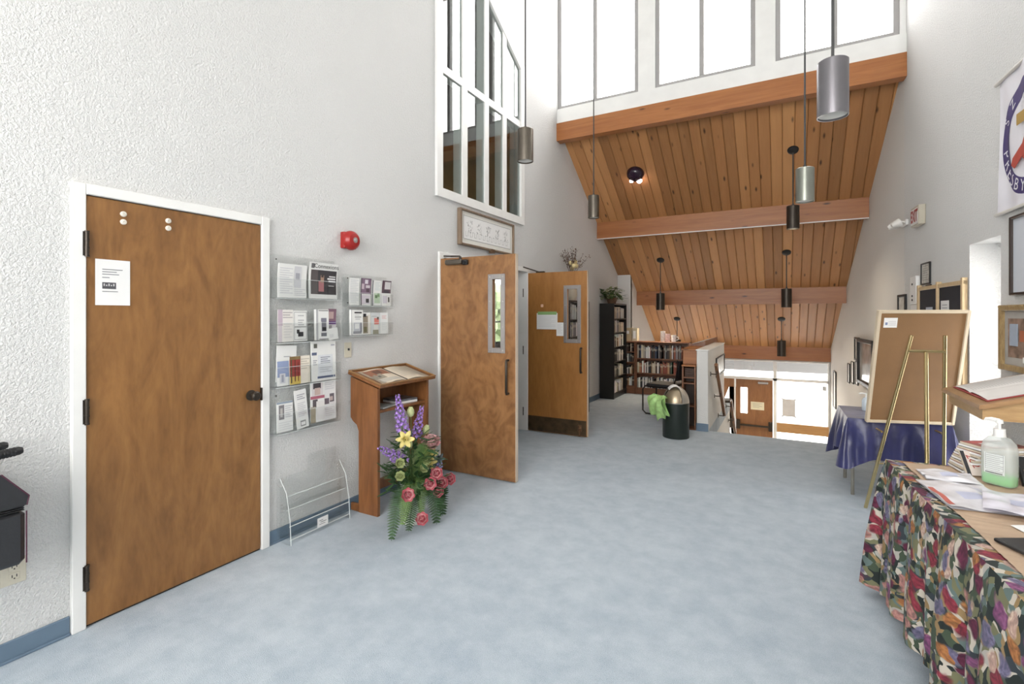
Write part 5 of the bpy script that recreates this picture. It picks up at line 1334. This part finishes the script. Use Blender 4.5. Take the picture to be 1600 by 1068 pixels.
# plastic sleeves / packets
SLV = M('milky_plastic', (.76, .75, .79), .22, var=.12, vs=14)
def packet(label, cx, cy, wx, wy, rz, z, c, seed, red=False):
    o = thing('plastic_packet', label, 'packet', (cx, cy, z), rz, group='clear plastic packets on the table')
    r2 = random.Random(seed); p1, p2, p3 = (r2.uniform(0, 6) for _ in range(3))
    fn = lambda u, v, e: ((u - .5) * wx, (v - .5) * wy, e * (.002 + .009 * (sin(pi * u) * sin(pi * v)) ** .5) + .005 * (1 + sin(u * 9 + p1 + 3 * v)) * (.4 + .6 * sin(v * 8 + p2) ** 2) * e + .0005)
    s_ = MB().grid(lambda u, v: fn(u, v, 1), 26, 26); s_.grid(lambda u, v: fn(u, v, 0), 4, 4); s_.build('sleeve', c, o, smooth=80)
    b_ = MB(); b_.C = (.50, .52, .66); b_.grid(lambda u, v: tuple(Vector(fn(.35 + u * .3, .3 + v * .25, 1)) + Vector((0, 0, .0008))), 8, 8)
    b_.C = (.6, .6, .68); b_.grid(lambda u, v: tuple(Vector(fn(.7 + u * .12, .62 + v * .2, 1)) + Vector((0, 0, .0008))), 6, 6)
    if red: b_.C = (.5, .12, .09); b_.grid(lambda u, v: tuple(Vector(fn(.01 + u * .08, .05 + v * .6, 1)) + Vector((0, 0, .0008))), 3, 12)
    b_.build('print', PRINT, o)
packet('milky plastic packet with red edge nearest the cloth edge', .665, 2.69, .24, .36, .12, TZ, SLV, 1, True)
packet('milky plastic packet lying against the hand sanitizer', .80, 2.60, .22, .28, -.25, TZ + .018, M('milky_lilac', (.72, .70, .78), .2, var=.15, vs=14), 2)
packet('milky plastic packet behind the red-edged packet', .665, 2.97, .20, .17, .05, TZ + .001, SLV, 3)
tag(MB().box(-.12, .12, -.15, .15, 0, .012, .003).build('black_tablet', BLACK, None, (.785, 2.13, TZ), .5), 'black flat folder at the right edge of floral table', 'folder')
tag(MB().grid(lambda u, v: ((u - .5) * .16, (v - .5) * .12, .002 + .004 * sin(u * 5)), 8, 4).build('paper_sheet', PAPER, None, (.80, 2.36, TZ), .3), 'loose white paper between packets and black folder', 'paper')

# blue table
bt = thing('small_table', 'small low folding table under shiny navy cloth', 'table', (.79, 5.25, 0), 0.02)
MB().box(-.32, .32, -.31, .31, .625, .65, .004).build('tabletop', M('grey_laminate', (.4, .4, .38), .5), bt)
for sx in (-.29, .29):
    for sy in (-.24, .24): MB().cyl((sx, sy, 0), (sx, sy, .625), .013, n=8).build('leg', M('leg_metal', (.32, .30, .26), .35, .7), bt)
MB().box(-.32, .32, -.27, -.25, .30, .335, .003).build('front_rail', M('pale_rail', (.48, .48, .45), .45), bt)
me = drape(.67, .64, .655, .30, .030, 10, .13, 9, .012, 240, 16, .015)
BLUE = M('navy_satin_cloth', (.030, .033, .115), .3, var=.3, vs=5, bs=.5, bscale=9, sheen=.3); me.materials.append(BLUE)
tag(mobj('tablecloth', me, None, (.79, 5.25, 0), 0.02), 'shiny navy tablecloth on the small table behind the easel', 'tablecloth')
ss = thing('hand_sanitizer', 'small clear pump bottle on the navy tablecloth', 'pump bottle', (.64, 5.37, .6575), .3)
MB().lathe([(0, 0), (.03, 0), (.032, .01), (.032, .09), (.02, .11), (.012, .115), (0, .115)], 16).build('bottle', M('clear_bottle', (.62, .70, .76), .15), ss, smooth=40)
s_ = MB().cyl((0, 0, .115), (0, 0, .15), .008, n=10); s_.tube([(0, 0, .148), (-.04, 0, .152), (-.055, 0, .145)], .006, 8); s_.build('pump', WHITE, ss)

# ------------------------------------------------------------------ easel and board
es = thing('easel', 'brass tripod easel holding a framed board seen from behind', 'easel', (.81, 4.55, 0))
def E_(x, y, z): return (x - .81, y - 4.55, z)
LT, RT = E_(.808, 4.515, 1.36), E_(1.00, 4.545, 1.36)
for a, b_ in ((LT, E_(.558, 4.705, .0)), (RT, E_(1.062, 4.865, .0))):
    MB().cyl(b_, a, .0125, n=12).build('leg', BRASS, es, smooth=50)
cx0 = Vector(E_(.79, 4.53, 1.245)); cx1 = Vector(E_(1.005, 4.56, 1.245))
MB().cyl(tuple(cx0), tuple(cx1), .011, n=12).build('crossbar', BRASS, es, smooth=50)
mid = (cx0 + cx1) / 2 + Vector((-.005, -.015, -.01))
MB().cyl(tuple(mid), E_(.80, 4.02, 0), .0125, n=12).build('rear_leg', BRASS, es, smooth=50)
MB().cyl(E_(.63, 4.655, .37), E_(1.05, 4.815, .37), .006, n=8).build('lower_brace', BRASS, es, smooth=50)
for p in (E_(.65, 4.63, .62), E_(1.035, 4.77, .62)):
    q = Vector(p); MB().cyl(tuple(q), tuple(q + Vector((-.02, .10, 0))), .008, n=8).build('support_peg', BRASS, es)
bd_ = thing('framed_board', 'brown backed board with pale wooden frame on the easel', 'board')
BL = Vector((.58, 4.715, .675)); BR = Vector((1.13, 4.90, .675)); TL = Vector((.637, 4.553, 1.525))
ex_ = (BR - BL); wB = ex_.length; ex_.normalize(); ez_ = (TL - BL); ez_ -= ex_ * ez_.dot(ex_); hB = ez_.length; ez_.normalize(); ey_ = ez_.cross(ex_)
M4 = Matrix(((ex_.x, ey_.x, ez_.x, BL.x), (ex_.y, ey_.y, ez_.y, BL.y), (ex_.z, ey_.z, ez_.z, BL.z), (0, 0, 0, 1))); bd_.matrix_world = M4 @ Matrix.Translation((0, .018 * (1 if ey_.y > 0 else -1), 0))
sgn = 1
frame_ring(MB(), -.012, wB + .012, -.012, hB + .012, .022, -.012, .022, .003).build('frame', M('pale_board_frame', (.62, .52, .38), .5), bd_)
KR = M('brown_hardboard', (.23, .122, .048), .6, var=.08, vs=4, bs=.15, bscale=220)
MB().box(.008, wB - .008, .0, .012, .008, hB - .008).build('back_panel', KR, bd_)
lbl = MB().box(.035, .125, -.002, 0, hB - .12, hB - .045).build('label_sticker', PAPER, bd_); b_ = MB(); b_.C = (.2, .25, .4); b_.box(.045, .06, -.003, -.002, hB - .1, hB - .08); b_.C = (.45, .45, .45)
for k in range(3): b_.box(.065, .115, -.003, -.002, hB - .075 - k * .013, hB - .072 - k * .013)
b_.build('print', PRINT, lbl)

# wall lectern on the right
wl = thing('wall_lectern', 'light oak lectern with sloped top by the right wall', 'lectern', (1.0, 3.54, 0), 0)
sl = .30
def sp_(x): return 1.045 + (x - .85) * sl
s_ = MB().prism([(.86 - 1, .985), (1.33 - 1, .985), (1.33 - 1, sp_(1.33) - .0), (.86 - 1, sp_(.86))], -.28, .28, lambda a, b, d: (a, d, b)); s_.build('desk_box', OAKL, wl)
s_ = MB().prism([(.835 - 1, sp_(.835)), (1.335 - 1, sp_(1.335)), (1.335 - 1, sp_(1.335) + .022), (.835 - 1, sp_(.835) + .022)], -.33, .32, lambda a, b, d: (a, d, b)); s_.build('sloped_top', woodmat('mid_oak', (.26, .14, .06), (.38, .22, .10), (.2, .2, 1), 14, .35), wl)
MB().box(.20, .33, -.1, .1, 0, .985, .005).build('post', OAKL, wl); MB().box(.16, .335, -.2, .2, 0, .03, .005).build('foot', OAKL, wl)
gb = thing('guest_book', 'open guest book with red edge lying on the wall lectern', 'book'); gb.matrix_world = Matrix.Translation((.875, 3.54, sp_(.875) + .0235)) @ Matrix.Rotation(-math.atan(sl), 4, 'Y')
MB().box(0, .33, -.285, .265, 0, .006, .001).build('cover', M('red_cover', (.30, .04, .04), .5), gb)
for a, b2_, nm in ((-.28, -.012, 0), (-.008, .26, 1)): MB().grid(lambda u, v: (.008 + .315 * u, a + (b2_ - a) * v, .0065 + .010 * sin(pi * (v if nm else 1 - v) ** .6) * .9), 2, 10).build('page_block', M('guest_page', (.66, .63, .60), .6), gb, smooth=60)
b_ = MB(); b_.C = (.5, .48, .46)
for k in range(22): b_.grid(lambda u, v: (.03 + .012 * k + .004 * u, .01 + .23 * v, .0078 + .010 * sin(pi * (.07 + .86 * v) ** .6) * .9), 1, 8)
b_.build('ruled_lines', PRINT, gb)
